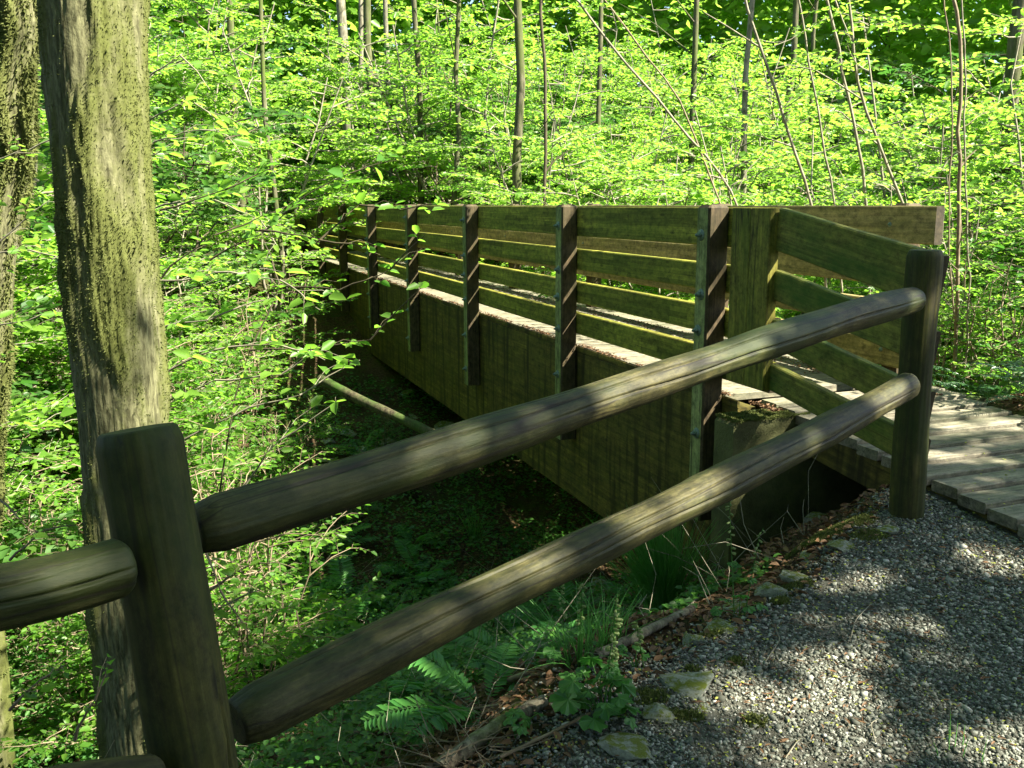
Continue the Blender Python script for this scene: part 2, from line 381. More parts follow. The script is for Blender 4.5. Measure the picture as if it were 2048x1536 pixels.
def frame(o, origin, ex, ez=None):
    """orient: local X along ex, local Z near up"""
    ex = np.array(ex, float); ex /= np.linalg.norm(ex)
    up = np.array([0, 0, 1.]) if ez is None else np.array(ez, float)
    ey = np.cross(up, ex); ey /= np.linalg.norm(ey); ez = np.cross(ex, ey)
    o.matrix_world = Matrix(((ex[0], ey[0], ez[0], origin[0]), (ex[1], ey[1], ez[1], origin[1]), (ex[2], ey[2], ez[2], origin[2]), (0, 0, 0, 1)))
    return o
# bridge frame: with ex = B (along), ey = cross(up,B) = -N (outward on the near side). Use ex=-B to get ey=+N
bridge = empty('footbridge', (0, 0, 0), 'long timber footbridge with four-rail railings crossing the ravine', 'footbridge')
RZ = [(1.139, .235), (.800, .168), (.528, .170), (.274, .174)]
S_END = 33.0
DN, DF, TH = 3.17, 4.43, .062
def board(name, s0, s1, d, zt, h, th, mats, z1=None, parent=bridge, bow=0):
    """board from s1 (far) to s0 (near), outer face at d, thickness toward +N; local X runs toward the camera"""
    a = br(s1, d, (zt if z1 is None else z1) - h); b = br(s0, d, zt - h)
    me = prism(np.linalg.norm(b - a), h, th, .007, 6, .0015, bow=bow); 
    for mm in mats: me.materials.append(mm)
    if len(mats) > 1:
        me.polygons[len(me.polygons) - 1].material_index = 1; me.polygons[len(me.polygons) - 2].material_index = 1
    o = link(name, me, parent); frame(o, a, b - a); return o
posts_s = [4.8183] + [7.0036 + 2.5635 * k for k in range(0, 10)]
# rail boards, butted at posts
for side, (d, mt) in enumerate(((DN + .001, W_RAIL), (DF, W_FAR))):
    start = 4.36 if side == 0 else 4.50
    for ri, (zt, h) in enumerate(RZ):
        cuts = [start] + [posts_s[k] + .07 for k in (range(3, 11, 3) if ri % 2 else range(2, 11, 3))] + [S_END]
        if side == 1: cuts = [start] + [c_ + .0 for c_ in cuts[1:]]
        for a, b in zip(cuts[:-1], cuts[1:]):
            board('rail_board', a + .003, b - .003, d, zt + random.uniform(-.004, .004), h, TH, (mt, W_DARK), bow=random.uniform(-.004, .004))
# girders and deck
for d in (DN + .004, DF - .05):
    a = br(S_END, d, -1.3316); L = S_END - 4.66
    me = prism(L, 1.3316 - .052, .13, .006, 10); me.materials.append(W_GIRD); frame(link('girder', me, bridge), a, -B)
plk = None
s = 4.66; k = 0
while s < S_END:
    if plk is None:
        plk = prism(1.40, .05, .176, .005, 2); plk.materials.append(W_DECK)
    o = link('deck_plank', plk, bridge); frame(o, br(s + .179, DN + .017 + random.uniform(-.004, .004), -.05 + random.uniform(-.0015, .0015)), N)
    s += .182; k += 1
bpy.context.view_layer.update()
# posts with bolts
def octa_cap(L, w_, bev=.012):
    """square post standing along local Z, with a chamfered top, faces: outer (local -y) gets material 1"""
    h = w_ / 2; b = bev
    ring = [(-h + b, -h), (h - b, -h), (h, -h + b), (h, h - b), (h - b, h), (-h + b, h), (-h, h - b), (-h, -h + b)]
    zs = [(0, 1), (L * .5, 1), (L - .02, 1), (L, .74)]
    V = []
    for z, sc2 in zs: V += [(x * sc2, y * sc2, z) for x, y in ring]
    Fc = []; 
    for k in range(len(zs) - 1):
        for j in range(8): Fc.append((k * 8 + j, k * 8 + (j + 1) % 8, (k + 1) * 8 + (j + 1) % 8, (k + 1) * 8 + j))
    Fc.append(tuple(range(7, -1, -1))); Fc.append(tuple((len(zs) - 1) * 8 + j for j in range(8)))
    me = bpy.data.meshes.new('post'); me.from_pydata(V, [], Fc); me.update()
    return me
def bolt_mesh():
    A = Acc(); k = 12
    def disc(y0, y1, r0, r1, kk=12):
        a = np.arange(kk) * 2 * math.pi / kk
        v = []
        for y, r in ((y0, r0), (y1, r1), (y1, 0.0001)): v.append(np.stack([r * np.cos(a), np.full(kk, y), r * np.sin(a)], -1))
        v = np.concatenate(v); q = []
        for rr in range(2):
            for j in range(kk): q.append((rr * kk + j, rr * kk + (j + 1) % kk, (rr + 1) * kk + (j + 1) % kk, (rr + 1) * kk + j))
        A.add(v, q)
    disc(0, -.006, .036, .034); disc(-.006, -.026, .017, .016, 6); disc(-.026, -.040, .009, .008, 8)
    return A.mesh('bolt')
BOLT = bolt_mesh(); BOLT.materials.append(METAL)
def mat_idx_by_normal(me, axis, sign, idx):
    for p in me.polygons:
        if p.normal[axis] * sign > .8: p.material_index = idx
zb_post = -.80; ztop = 1.155
PM = octa_cap(ztop - zb_post, .14)
# grain runs along local X in the wood material, so posts use rotated materials
def upright(mat_):
    m2 = mat_.copy(); m2.name = mat_.name + '_upright'
    for n_ in m2.node_tree.nodes:
        if n_.type == 'MAPPING':
            s3 = n_.inputs['Scale'].default_value; n_.inputs['Scale'].default_value = (s3[1], s3[2], s3[0])
    return m2
U_POST, U_POSTOUT, U_PEEL, U_WING = upright(W_POST), upright(W_POSTOUT), upright(W_PEEL), upright(mat_wood('splice_timber', (.06, .055, .008), (.19, .175, .03), (.05, .08, .008), .6, 0, cracks=.9))
PM.materials.append(U_POST); PM.materials.append(U_POSTOUT); mat_idx_by_normal(PM, 1, -1, 1)
PMF = octa_cap(ztop + .35, .14); PMF.materials.append(U_POST)
def post_at(name, s, d, zb, me, side):
    p = br(s + .07, d, zb); ex = B * side; 
    o = link(name, me, bridge); ez = np.array([0, 0, 1.]); ey = np.cross(ez, ex)
    o.matrix_world = Matrix(((ex[0], ey[0], 0, p[0]), (ex[1], ey[1], 0, p[1]), (0, 0, 1, p[2]), (0, 0, 0, 1)))
    return o
for k, s in enumerate(posts_s):
    o = post_at('post', s, DN - .072, zb_post, PM, -1)      # local -y = -N (outwards)
    if k == 0: o['label'] = 'nearest post, pale green face with large washers'
    for zc in [.985, .62, .40, .14, -.24, -.62]:
        b_ = link('bolt', BOLT, o); b_.location = (random.uniform(-.02, .02), -.0705, zc - zb_post + random.uniform(-.01, .01))
    post_at('post', s, DF + TH + .073, -.35, PMF, 1)
    for zc in (1.02, .72, .44, .2):
        b_ = link('bolt', BOLT, bridge); p = br(s + .07, DF - .001, zc); ex = -B; ey = N
        b_.matrix_world = Matrix(((ex[0], ey[0], 0, p[0]), (ex[1], ey[1], 0, p[1]), (0, 0, 1, p[2]), (0, 0, 0, 1))) @ Matrix.Scale(.45, 4)
# splice planks at the near end (two uprights side by side)
pa = on_d(1464, 416, 3.10); pb = on_d(1541, 418, 3.10); sa = pa @ B; sb = pb @ B; wpl = (sa - sb) / 2
for k in range(2):
    me = octa_cap(1.135 - .125, .1, .004)
    for v_ in me.vertices:
        f_ = 1.0
        v_.co.x = v_.co.x / .1 * (wpl - .004); v_.co.y = v_.co.y / .1 * .066
        if v_.co.z > 1.0: v_.co.x *= 1 / .74; v_.co.y *= 1 / .74
    me.materials.append(U_WING)
    o = post_at('splice_plank', sb + (k + .5) * wpl - .07, 3.135, .125, me, -1)
# ramp railing boards (slope down)
WE = 3.195
wing_z = [(.939, .230), (.606, .160), (.335, .140), (.113, .132)]
for (zt, h), (zt1, h1) in zip(RZ, wing_z):
    board('ramp_rail_board', WE, 4.350, 3.15, zt1, h1 * .6 + h * .4, .05, (W_WING, W_DARK), z1=zt)
# sloping approach deck
def rampz(s): return -.10 * max(0, 4.45 - s)
s = 3.24 + 8 * .1685 + .05; k = 0
wd = .1685
while s > -.8:
    s0 = s - wd
    L = 1.27 + random.uniform(-.01, .01)
    me = prism(L, .052, wd - .014, .005, 3, .001); me.materials.append(W_DECK)
    o = link('ramp_plank', me, bridge)
    d0 = 3.32 + random.uniform(-.012, .012)
    frame(o, br(s0 + .0045, d0, rampz(s - .1) - .052), N, (0, 0, 1)); s = s0; k += 1
# edge beams under the ramp
for d, nm in ((3.345, 'edge_beam'), (4.45, 'edge_beam')):
    a = br(4.34, d, rampz(4.34) - .056 - .17); b = br(1.0, d, rampz(1.0) - .056 - .17)
    me = prism(np.linalg.norm(a - b), .17, .09, .006, 2); me.materials.append(W_GIRD if nm else W_GIRD); frame(link(nm, me, bridge), a, b - a)

board('edge_trim', 4.66, S_END, DN + .001, -.003, .049, .014, (W_GIRD,))
# abutment
ab = empty('bridge_abutment', (0, 0, 0), 'mossy concrete abutment holding up the near end of the bridge', 'abutment')
cA = on_d(1430, 832, 2.90); cB = on_d(1468, 840, 2.90); sA, sB = cA @ B, cB @ B
def box_sd(name, s0, s1, d0, d1, z0, z1, mat_, parent, bev=.02, nseg=8):
    a = br(s1, d0, z0); me = prism(s1 - s0, z1 - z0, d1 - d0, bev, nseg, .002); me.materials.append(mat_)
    return frame(link(name, me, parent), a, -B)
box_sd('abutment_wall', sB, sA, 2.90, 4.75, -1.7, cA[2], CONC, ab, .022)
box_sd('backwall', sA - .02, sA + .14, 3.16, 4.65, -1.7, -.06, CONC, ab)

# log fence
fence = empty('log_fence', (-.6, 1.6, float(terrain(-.6, 1.6))), 'peeled round-log fence leading from the left foreground to the bridge ramp', 'fence')
fence_inv = Matrix.Translation(-Vector(fence.location))
def log_mesh(L, r0, r1, seed, k=120, n=70, cracks=2, taper0=.0, taper1=.0, knots=3, bow=.01, cap0=True, chamfer=.012):
    rg = np.random.default_rng(seed)
    cr = [((2.35, 2.95, 1.6, 5.2)[c_ % 4] + rg.uniform(-.15, .15), rg.uniform(-.12, .12), (.02, .3, .0, .2)[c_ % 4], (.72, 1., .5, .9)[c_ % 4]) for c_ in range(cracks + 1)]
    kn = [(rg.uniform(.1, .9) * L, rg.uniform(0, 6.28)) for _ in range(knots)]
    V = []
    xs = np.concatenate([[0, 0.004], np.linspace(chamfer, L - chamfer, n), [L - .004, L]])
    ph = rg.uniform(0, 6.28, 6)
    for x in xs:
        t = x / L
        r = r0 + (r1 - r0) * t + .003 * math.sin(3.1 * x + ph[0]) + .002 * math.sin(9 * x + ph[1])
        ed = min(x, L - x)
        rr = 1.0
        if ed < chamfer: rr = (.90 if ed > .001 else .82) if chamfer > .011 else .97
        if taper0 and x < taper0: rr *= .72 + .28 * (x / taper0) ** .5
        if taper1 and L - x < taper1: rr *= .72 + .28 * ((L - x) / taper1) ** .5
        cy_ = bow * math.sin(math.pi * t) + .003 * math.sin(4 * x + ph[2]); cz = bow * .6 * math.sin(2 * math.pi * t + ph[3])
        for j in range(k):
            a = 2 * math.pi * j / k
            q = r * rr * (1 + .015 * math.sin(3 * a + ph[4] + x) + .012 * math.sin(7 * a + ph[5] - 2 * x))
            q += .0012 * mnoise.noise(Vector((x * 4, math.cos(a) * 6, math.sin(a) * 6 + seed)))
            for (ca, tw, t0, t1) in cr:
                if t0 < t < t1:
                    da = (a - ca - tw * math.sin(x * 2.2) - .05 * math.sin(x * 9) + math.pi) % (2 * math.pi) - math.pi
                    if abs(da) < .08: q -= r * .2 * (1 - abs(da) / .08) * min(1, (t - t0) * 8, (t1 - t) * 8)
            for kx, ka in kn:
                da = (a - ka + math.pi) % (2 * math.pi) - math.pi
                q += .004 * math.exp(-((x - kx) / .03) ** 2 - (da / .35) ** 2)
            V.append((x, cy_ + q * math.cos(a), cz + q * math.sin(a)))
    Fc = []; m_ = len(xs)
    for i_ in range(m_ - 1):
        for j in range(k): Fc.append((i_ * k + j, i_ * k + (j + 1) % k, (i_ + 1) * k + (j + 1) % k, (i_ + 1) * k + j))
    Fc.append(tuple(range(k - 1, -1, -1))); Fc.append(tuple((m_ - 1) * k + j for j in range(k)))
    me = bpy.data.meshes.new('log'); me.from_pydata(V, [], Fc); me.update()
    for p in me.polygons: p.use_smooth = len(p.vertices) == 4
    return me
def place_log(name, a, b, r0, r1, seed, mat_, parent, **kw):
    a = np.array(a); b = np.array(b); me = log_mesh(np.linalg.norm(b - a), r0, r1, seed, **kw); me.materials.append(mat_)
    o = link(name, me, parent); up = (0, 0, 1) if abs((b - a)[2]) < .8 * np.linalg.norm(b - a) else (.3, 1, 0)
    frame(o, a, b - a, up); o.matrix_world = o.matrix_world
    if parent is not None: o.matrix_parent_inverse = parent.matrix_world.inverted() if False else Matrix.Translation(-Vector(parent.location))
    return o
pLt = at_depth(271, 858, 1.66); pLb = at_depth(384, 1489, 1.70); dv = pLb - pLt
fp = place_log('fence_post', pLt, pLt + dv * 2.4, .074, .080, 3, W_PEEL, fence, cracks=2, bow=0, n=60, chamfer=.028)
pR = np.array([1.772, 4.005]); gR = float(terrain(*pR))
fp2 = place_log('fence_post', (pR[0] - .006, pR[1], .965), (pR[0] + .002, pR[1], gR - .3), .072, .076, 5, W_PEEL, fence, cracks=2, bow=0, n=60, chamfer=.028)
place_log('fence_rail', at_depth(385, 1062, 1.80), at_depth(1826, 600, 3.86), .055, .057, 11, W_LOG, fence, cracks=3, taper0=.04, bow=.016, knots=6, chamfer=.006)
place_log('fence_rail', at_depth(470, 1450, 1.84), at_depth(1814, 772, 3.88), .057, .058, 13, W_LOG, fence, cracks=3, taper0=.04, bow=-.014, knots=6, chamfer=.006)
place_log('fence_rail', at_depth(-420, 1310, 1.22), at_depth(252, 1132, 1.56), .052, .047, 17, W_LOG, fence, cracks=1, n=60)
place_log('fence_rail', at_depth(-300, 1700, 1.30), at_depth(318, 1566, 1.60), .052, .050, 19, W_LOG, fence, cracks=1, n=60)

# ================================================================== left mossy trees
def trunk_mesh(path, rads, seed, k=150, n=330, fur=.006, mossd=.014):
    P = np.array(path, float); t = np.linspace(0, 1, len(P)); tt = np.linspace(0, 1, n)
    C = np.stack([np.interp(tt, t, P[:, i_]) for i_ in range(3)], -1)
    for _ in range(12): C[1:-1] = (C[:-2] + C[2:] + 2 * C[1:-1]) / 4
    Rr = np.interp(tt, t, rads)
    V = np.zeros((n, k, 3)); ms = np.zeros((n, k))
    for i_ in range(n):
        z = C[i_, 2]
        for j in range(k):
            a = 2 * math.pi * j / k; ca, sa = math.cos(a), math.sin(a)
            r = Rr[i_] * (1 + .035 * math.sin(2 * a + z * 1.3 + seed) + .02 * math.sin(5 * a - z * 2))
            f = 1 - abs(mnoise.noise(Vector((ca * 14, sa * 14, z * 2.6 + seed)))) * 2
            f2 = mnoise.noise(Vector((ca * 30, sa * 30, z * 9 + seed)))
            mo = mnoise.fractal(Vector((ca * 1.5 + seed, sa * 1.5, z * 1.5)), 1, 2, 3) 
            ms[i_, j] = mo
            mm = max(0, min(1, (mo - .0) * 3))
            r += -fur * max(0, f - .55) * 2 * (1 - mm * .7) + f2 * .003 + mm * mossd * (1 + .8 * f2)
            V[i_, j] = C[i_] + np.array([ca * r, sa * r, 0])
    i0 = np.arange(n - 1)[:, None] * k; j = np.arange(k)[None]; j2 = (j + 1) % k
    Q = np.stack([i0 + j, i0 + j2, i0 + k + j2, i0 + k + j], -1)
    return V, Q, ms, C
def with_moss(me, ms):
    a_ = me.attributes.new('moss', 'FLOAT', 'POINT'); a_.data.foreach_set('value', ms.ravel().astype(np.float32)); return me
def moss_tufts(V, ms, thr, count, L=.016, seed=1):
    n, k, _ = V.shape; rg = np.random.default_rng(seed)
    ii = rg.integers(2, n - 2, count * 3); jj = rg.integers(0, k, count * 3)
    ok = ms[ii, jj] + rg.normal(0, .2, len(ii)) > thr; ii, jj = ii[ok][:count], jj[ok][:count]
    P = V[ii, jj]; C = V.mean(1)[ii]; nr = P - C; nr /= np.linalg.norm(nr, axis=1)[:, None]
    D = nr + rg.normal(0, .5, P.shape) + np.array([0, 0, -.35]); P = P + rg.normal(0, .002, P.shape)
    l_ = L * rg.uniform(.5, 1.5, len(P))
    return leaf_arrays(P - nr * .004, D, rg.normal(0, 1, P.shape), l_, l_ * .35)
px_t1 = [(182, -120, 3.36, .172), (188, 100, 3.36, .166), (202, 330, 3.36, .160), (216, 500, 3.37, .155), (226, 650, 3.37, .160), (242, 820, 3.38, .152), (262, 1050, 3.40, .155), (272, 1180, 3.42, .165), (300, 1400, 3.47, .17), (330, 1650, 3.55, .19), (340, 1850, 3.65, .25)]
def at_y(px, py, yy):
    r_ = ray(px, py); return np.array([0, 0, HC]) + r_ * (yy / r_[1])
pts = [at_y(a, b, 3.36) for a, b, c_, r in px_t1]
top = pts[0] + np.array([-.05, .1, 7]); path = [pts[-1] - np.array([0, 0, .5])] + pts[::-1] 
rads = [.3] + [q[3] for q in px_t1][::-1]
V, Q, ms, C = trunk_mesh(path, rads, 2.0)
base = Vector(path[1])
t1 = empty('maple_tree', base, 'thick mossy tree trunk rising just behind the left fence post', 'tree')
inv = Matrix.Translation(-base)
o = link('trunk', with_moss(qmesh('trunk', V, Q, True), ms), t1, BARK); o.matrix_parent_inverse = inv
v, q = moss_tufts(V, ms, .2, 60000, .008); o2 = link('moss', qmesh('moss', v, q), o, MOSS); o2['kind'] = 'stuff'
A = Acc(); tube(A, [path[-1] - np.array([0, 0, .1]), path[-1] + np.array([-.02, .02, 2.2]), path[-1] + np.array([.1, .1, 5]), path[-1] + np.array([.1, 0, 8])], [.168, .15, .12, .06], 20)
o = link('upper_trunk', A.mesh('upper_trunk', True), t1, BARK); o.matrix_parent_inverse = inv
# second tree, wobbly and covered with moss
px_t2 = [(20, -100, 5.2, .09), (48, 60, 5.2, .075), (28, 200, 5.2, .085), (40, 300, 5.2, .07), (8, 420, 5.2, .085), (0, 560, 5.2, .07), (-15, 700, 5.2, .085), (-30, 850, 5.2, .10), (-45, 960, 5.2, .11), (-60, 1100, 5.3, .12)]
pts = [at_y(a, b, 5.1) for a, b, c_, r in px_t2]
path = [pts[-1] - np.array([.3, 0, 3.2])] + pts[::-1]; rads = [.24] + [q_[3] for q_ in px_t2][::-1]
V, Q, ms, C = trunk_mesh(path, rads, 8.0, 90, 200, .008, .03)
base = Vector(path[1]); t2 = empty('maple_tree', base, 'crooked moss-covered tree at the left edge beyond the thick trunk', 'tree'); inv = Matrix.Translation(-base)
o = link('trunk', with_moss(qmesh('trunk', V, Q, True), ms + .15), t2, BARK); o.matrix_parent_inverse = inv
v, q = moss_tufts(V, ms + .15, .16, 24000, .02, 5); o2 = link('moss', qmesh('moss', v, q), o, MOSS); o2['kind'] = 'stuff'
A = Acc(); tube(A, [path[-1] - np.array([0, 0, .1]), path[-1] + np.array([-.2, .02, 2.2]), path[-1] + np.array([-.4, .1, 5])], [.12, .1, .05], 14)
o = link('upper_trunk', A.mesh('upper_trunk', True), t2, BARK); o.matrix_parent_inverse = inv

# ================================================================== shrubs
def twiggy(A, LP, LD, LN, LL, p0, p1, rg, r0, leaf, dens=1., flat=.85, side_len=.35, leafy0=.25, npt=7, sag=.05):
    """one branch p0->p1 with side twigs lying mostly flat, leaves alternate"""
    p0 = np.array(p0, float); p1 = np.array(p1, float); L = np.linalg.norm(p1 - p0)
    t = np.linspace(0, 1, npt)[:, None]
    off = np.cumsum(rg.normal(0, .02 * L, (npt, 3)), 0); off -= off[-1] * t; off -= off[0] * (1 - t)
    P = p0 + (p1 - p0) * t + off + np.array([0, 0, sag * L]) * np.sin(math.pi * t)
    tube(A, P, np.linspace(r0, r0 * .35, npt), 5)
    ax = (p1 - p0) / (L + 1e-9)
    n_t = max(2, int(L / .11 * dens))
    for k in range(n_t):
        u = leafy0 + (1 - leafy0) * (k + rg.uniform(0, 1)) / n_t
        b = np.array([np.interp(u, t[:, 0], P[:, i_]) for i_ in range(3)])
        sg = 1 if k % 2 else -1
        side = np.cross(ax, [0, 0, 1]); side /= np.linalg.norm(side) + 1e-6
        dr = ax * rg.uniform(.3, .9) + side * sg * rg.uniform(.5, 1) + np.array([0, 0, rg.uniform(-.15, .3)])
        dr /= np.linalg.norm(dr); l = side_len * (1.15 - u * .7) * rg.uniform(.6, 1.3)
        e_ = b + dr * l + np.array([0, 0, -.05 * l])
        tube(A, [b, (b + e_) / 2 + np.array([0, 0, .02]), e_], [r0 * .35, r0 * .25, r0 * .12], 3)
        nl = max(2, int(l / (leaf * .62)))
        for j in range(nl + 1):
            w_ = (j + .4) / (nl + .4) if j < nl else 1
            c0 = b + (e_ - b) * w_; s2 = 1 if j % 2 else -1
            sd = np.cross(dr, [0, 0, 1]); dd = dr * rg.uniform(.2, .8) + sd * s2 * (0 if j == nl else rg.uniform(.5, 1.)) + np.array([0, 0, rg.uniform(-.35, .2)])
            LP.append(c0); LD.append(dd); LN.append(np.array([0, 0, flat]) + rg.normal(0, .42, 3)); LL.append(leaf * min(1.7, rg.lognormal(-.08, .33)))
def shrub_template(name, seed, H, R, nst, leaf, leafmat, twigmat, dens=1., side_len=.35, nb=9, lean=.3, wl=.68, low=.12):
    rg = np.random.default_rng(seed); A = Acc(); LP, LD, LN, LL = [], [], [], []
    for s_ in range(nst):
        az = rg.uniform(0, 6.28); ln = rg.uniform(.1, lean) * H
        n = 7; t = np.linspace(0, 1, n)[:, None]
        tip = np.array([math.cos(az) * ln, math.sin(az) * ln, H * rg.uniform(.7, 1.05)])
        P = np.array([rg.normal(0, .1), rg.normal(0, .1), 0]) + tip * t * np.array([1, 1, 1]) + np.concatenate([np.zeros((1, 3)), np.cumsum(rg.normal(0, .03 * H, (n - 1, 3)) * [1, 1, .2], 0)])
        r0 = .006 + .0045 * H
        tube(A, P, np.linspace(r0, r0 * .3, n), 6)
        for b_ in range(nb):
            u = low + (1 - low) * (b_ + rg.uniform(0, 1)) / nb
            c0 = np.array([np.interp(u, t[:, 0], P[:, i_]) for i_ in range(3)])
            a2 = rg.uniform(0, 6.28); l = R * rg.uniform(.5, 1.1) * (1.15 - .6 * u)
            tipb = c0 + np.array([math.cos(a2) * l, math.sin(a2) * l, l * rg.uniform(-.05, .45)])
            twiggy(A, LP, LD, LN, LL, c0, tipb, rg, r0 * .45, leaf, dens, side_len=side_len)
    root = empty(name, (0, 0, -50))
    link('stem', A.mesh('stem', True), root, twigmat)
    LL = np.array(LL); v, q = leaf_arrays(LP, LD, LN, LL, LL * wl)
    link('foliage', qmesh('foliage', v, q), root, leafmat)
    return root, len(LL)
T = {}
def tmpl(key, *a, **k):
    T[key] = shrub_template(*a, **k)[0]
tmpl('a', 'vine_maple', 21, 4.2, 1.7, 5, .072, LEAF_BRIGHT, TWIG_PALE, dens=1.6, side_len=.48, nb=10)
tmpl('b', 'vine_maple', 22, 3.4, 1.5, 5, .068, LEAF_MID, TWIG, dens=1.6, side_len=.42, nb=10)
tmpl('c', 'vine_maple', 23, 5.0, 1.8, 4, .078, LEAF_BRIGHT, TWIG_PALE, dens=1.5, side_len=.5, nb=13)
tmpl('d', 'salmonberry_shrub', 24, 1.7, 1.0, 5, .06, LEAF_MID, TWIG, dens=1., side_len=.28, nb=7, wl=.6)
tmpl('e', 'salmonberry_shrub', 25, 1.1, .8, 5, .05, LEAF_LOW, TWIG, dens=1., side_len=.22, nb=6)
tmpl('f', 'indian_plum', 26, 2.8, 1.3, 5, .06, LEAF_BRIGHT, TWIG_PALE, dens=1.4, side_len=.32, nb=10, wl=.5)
tmpl('g', 'vine_maple', 27, 4.4, 1.8, 5, .10, LEAF_SHADED, TWIG_DARK, dens=1.6, side_len=.48, nb=10)
used = {k: False for k in T}
def put(key, x, y, label, cat, group, sc_=1., z=None, rz=None):
    z = float(terrain(x, y)) - .03 if z is None else z; rz = rng.uniform(0, 6.28) if rz is None else rz
    if not used[key]:
        o = T[key]; used[key] = True; o.location = (x, y, z); o.rotation_euler.z = rz; o.scale = (sc_,) * 3
    else: o = copy_tree(T[key], (x, y, z), rz, sc_)
    o['label'] = label; o['category'] = cat
    if group: o['group'] = group
    elif 'group' in o: del o['group']
    return o

def corridor(x, y, pad=.5):
    s, d = sdof(x, y); return (DN - pad < d < DF + pad + .1) and s < S_END + 1
placed = []
rng = np.random.default_rng(SEED_SHRUBS)
def scatter(n, rmin, rmax, a0, a1, keys, mind, lab, cat, grp, pad=1.0, cond=None, s0=.8, s1=1.2):
    c = 0; tries = 0
    while c < n and tries < n * 40:
        tries += 1
        a = math.radians(rng.uniform(a0, a1)); r = math.sqrt(rng.uniform(rmin ** 2, rmax ** 2)); x, y = r * math.sin(a), r * math.cos(a)
        if corridor(x, y, pad): continue
        if cond and not cond(x, y): continue
        if any((x - p) ** 2 + (y - q_) ** 2 < mind ** 2 for p, q_ in placed): continue
        placed.append((x, y)); put(keys[int(rng.integers(len(keys)))], x, y, lab, cat, grp, rng.uniform(s0, s1)); c += 1
    return c
pxof = lambda x, y: 1024 + F * x / (y * _cp + .2)
left = lambda x, y: sdof(x, y)[1] < 2.0 and pxof(x, y) + 1.6 * F / y < 570
lowleft = lambda x, y: sdof(x, y)[1] < 2.0 and pxof(x, y) + .35 * F / y < 640
right = lambda x, y: sdof(x, y)[1] > 5.2
print('bgL', scatter(40, 7.0, 20, -44, 0, 'abcfg', .95, 'leafy sunlit maple shrub in the thicket left of the bridge', 'shrub', 'shrubs in the thicket left of the bridge', 1.3, left))
print('bgR', scatter(40, 10.5, 18, -8, 36, 'abcab', .95, 'leafy sunlit maple shrub in the thicket behind the far railing', 'shrub', 'shrubs in the thicket behind the far railing', 1.0, right))
print('bg2', scatter(150, 17, 34, -36, 36, 'abcabcg', 1.0, 'bright green shrub deep in the wood beyond the ravine', 'shrub', 'shrubs deep in the wood', 1.2, None, .9, 1.5))
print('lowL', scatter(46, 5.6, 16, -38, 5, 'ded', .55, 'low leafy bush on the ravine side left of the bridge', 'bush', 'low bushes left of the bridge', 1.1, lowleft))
print('lowR', scatter(40, 6.0, 18, -5, 38, 'de', .6, 'low leafy bush growing behind the far railing', 'bush', 'low bushes behind the far railing', .8, right))

for k_, px_, D_, sc_, lab in [('f', 1880, 8.6, .9, 'bright bush behind the straight tan sapling'), ('f', 1975, 7.4, .75, 'bright bush above the sword ferns at the right edge'), ('b', 2030, 9.2, .9, 'sunlit maple bush filling the right edge of the photo'), ('f', 1800, 9.0, .9, 'bright bush behind the end of the far railing'), ('b', 1930, 10.5, 1.0, 'sunlit maple bush well behind the tan sapling'), ('d', 1920, 6.9, .7, 'low bush behind the sword ferns'), ('d', 2020, 6.6, .7, 'low bush among the sword ferns at the right edge'), ('c', 1990, 12.5, 1.0, 'tall sunlit maple shrub at the right behind the bushes')]:
    p_ = at_depth(px_, 500, D_); put(k_, p_[0], p_[1], lab, 'shrub', None, sc_)
# ================================================================== ferns
def fern_template(name, seed, nf, L, mat_, pin=26, wid=.16, arch=.55, pw=.22):
    rg = np.random.default_rng(seed); root = empty(name, (0, 0, -50))
    for k in range(nf):
        az = 6.283 * k / nf + rg.normal(0, .2); l = L * rg.uniform(.7, 1.15); up = rg.uniform(.35, 1.0)
        t = np.linspace(0, 1, 9)
        r_ = l * (t * (1.05 - .3 * up)); z = l * (up * t * 1.0 - arch * (.4 + .5 * up) * t ** 2.2)
        P = np.stack([np.cos(az) * r_, np.sin(az) * r_, z], -1)
        A = Acc(); tube(A, P, np.linspace(.003, .001, 9), 3)
        LP, LD, LN, LL = [], [], [], []
        for j in range(pin):
            u = .12 + .88 * (j + .5) / pin; c0 = np.array([np.interp(u, t, P[:, i_]) for i_ in range(3)])
            c1 = np.array([np.interp(min(1, u + .03), t, P[:, i_]) for i_ in range(3)]); ax = c1 - c0
            if np.linalg.norm(ax) < 1e-6: ax = P[-1] - P[-2]
            ax /= np.linalg.norm(ax); side = np.cross(ax, [0, 0, 1]); side /= np.linalg.norm(side) + 1e-6; nn = np.cross(side, ax)
            pl = l * wid * math.sin(math.pi * min(1, (1.04 - u) * 1.02 + .02)) ** .6 * (1 if u > .3 else .55 + u * 1.5)
            for sg in (1, -1):
                LP.append(c0); LD.append(side * sg + ax * .35 + nn * rg.uniform(-.25, .1)); LN.append(nn + rg.normal(0, .12, 3)); LL.append(max(.01, pl))
        LL = np.array(LL); v, q = leaf_arrays(LP, LD, LN, LL, np.clip(LL * pw, .006, .03), .1)
        A.add(v, q); o = link('frond', A.mesh('frond'), root, mat_)
    return root
T['lady'] = fern_template('lady_fern', 31, 9, .62, FERN, 24, .2, .5, .28); T['sword'] = fern_template('sword_fern', 32, 15, .8, SWORD, 34, .095, .6, .22)
T['small'] = fern_template('lady_fern', 33, 7, .42, FERN, 18, .2, .45, .3)
for k in ('lady', 'sword', 'small'): used[k] = False
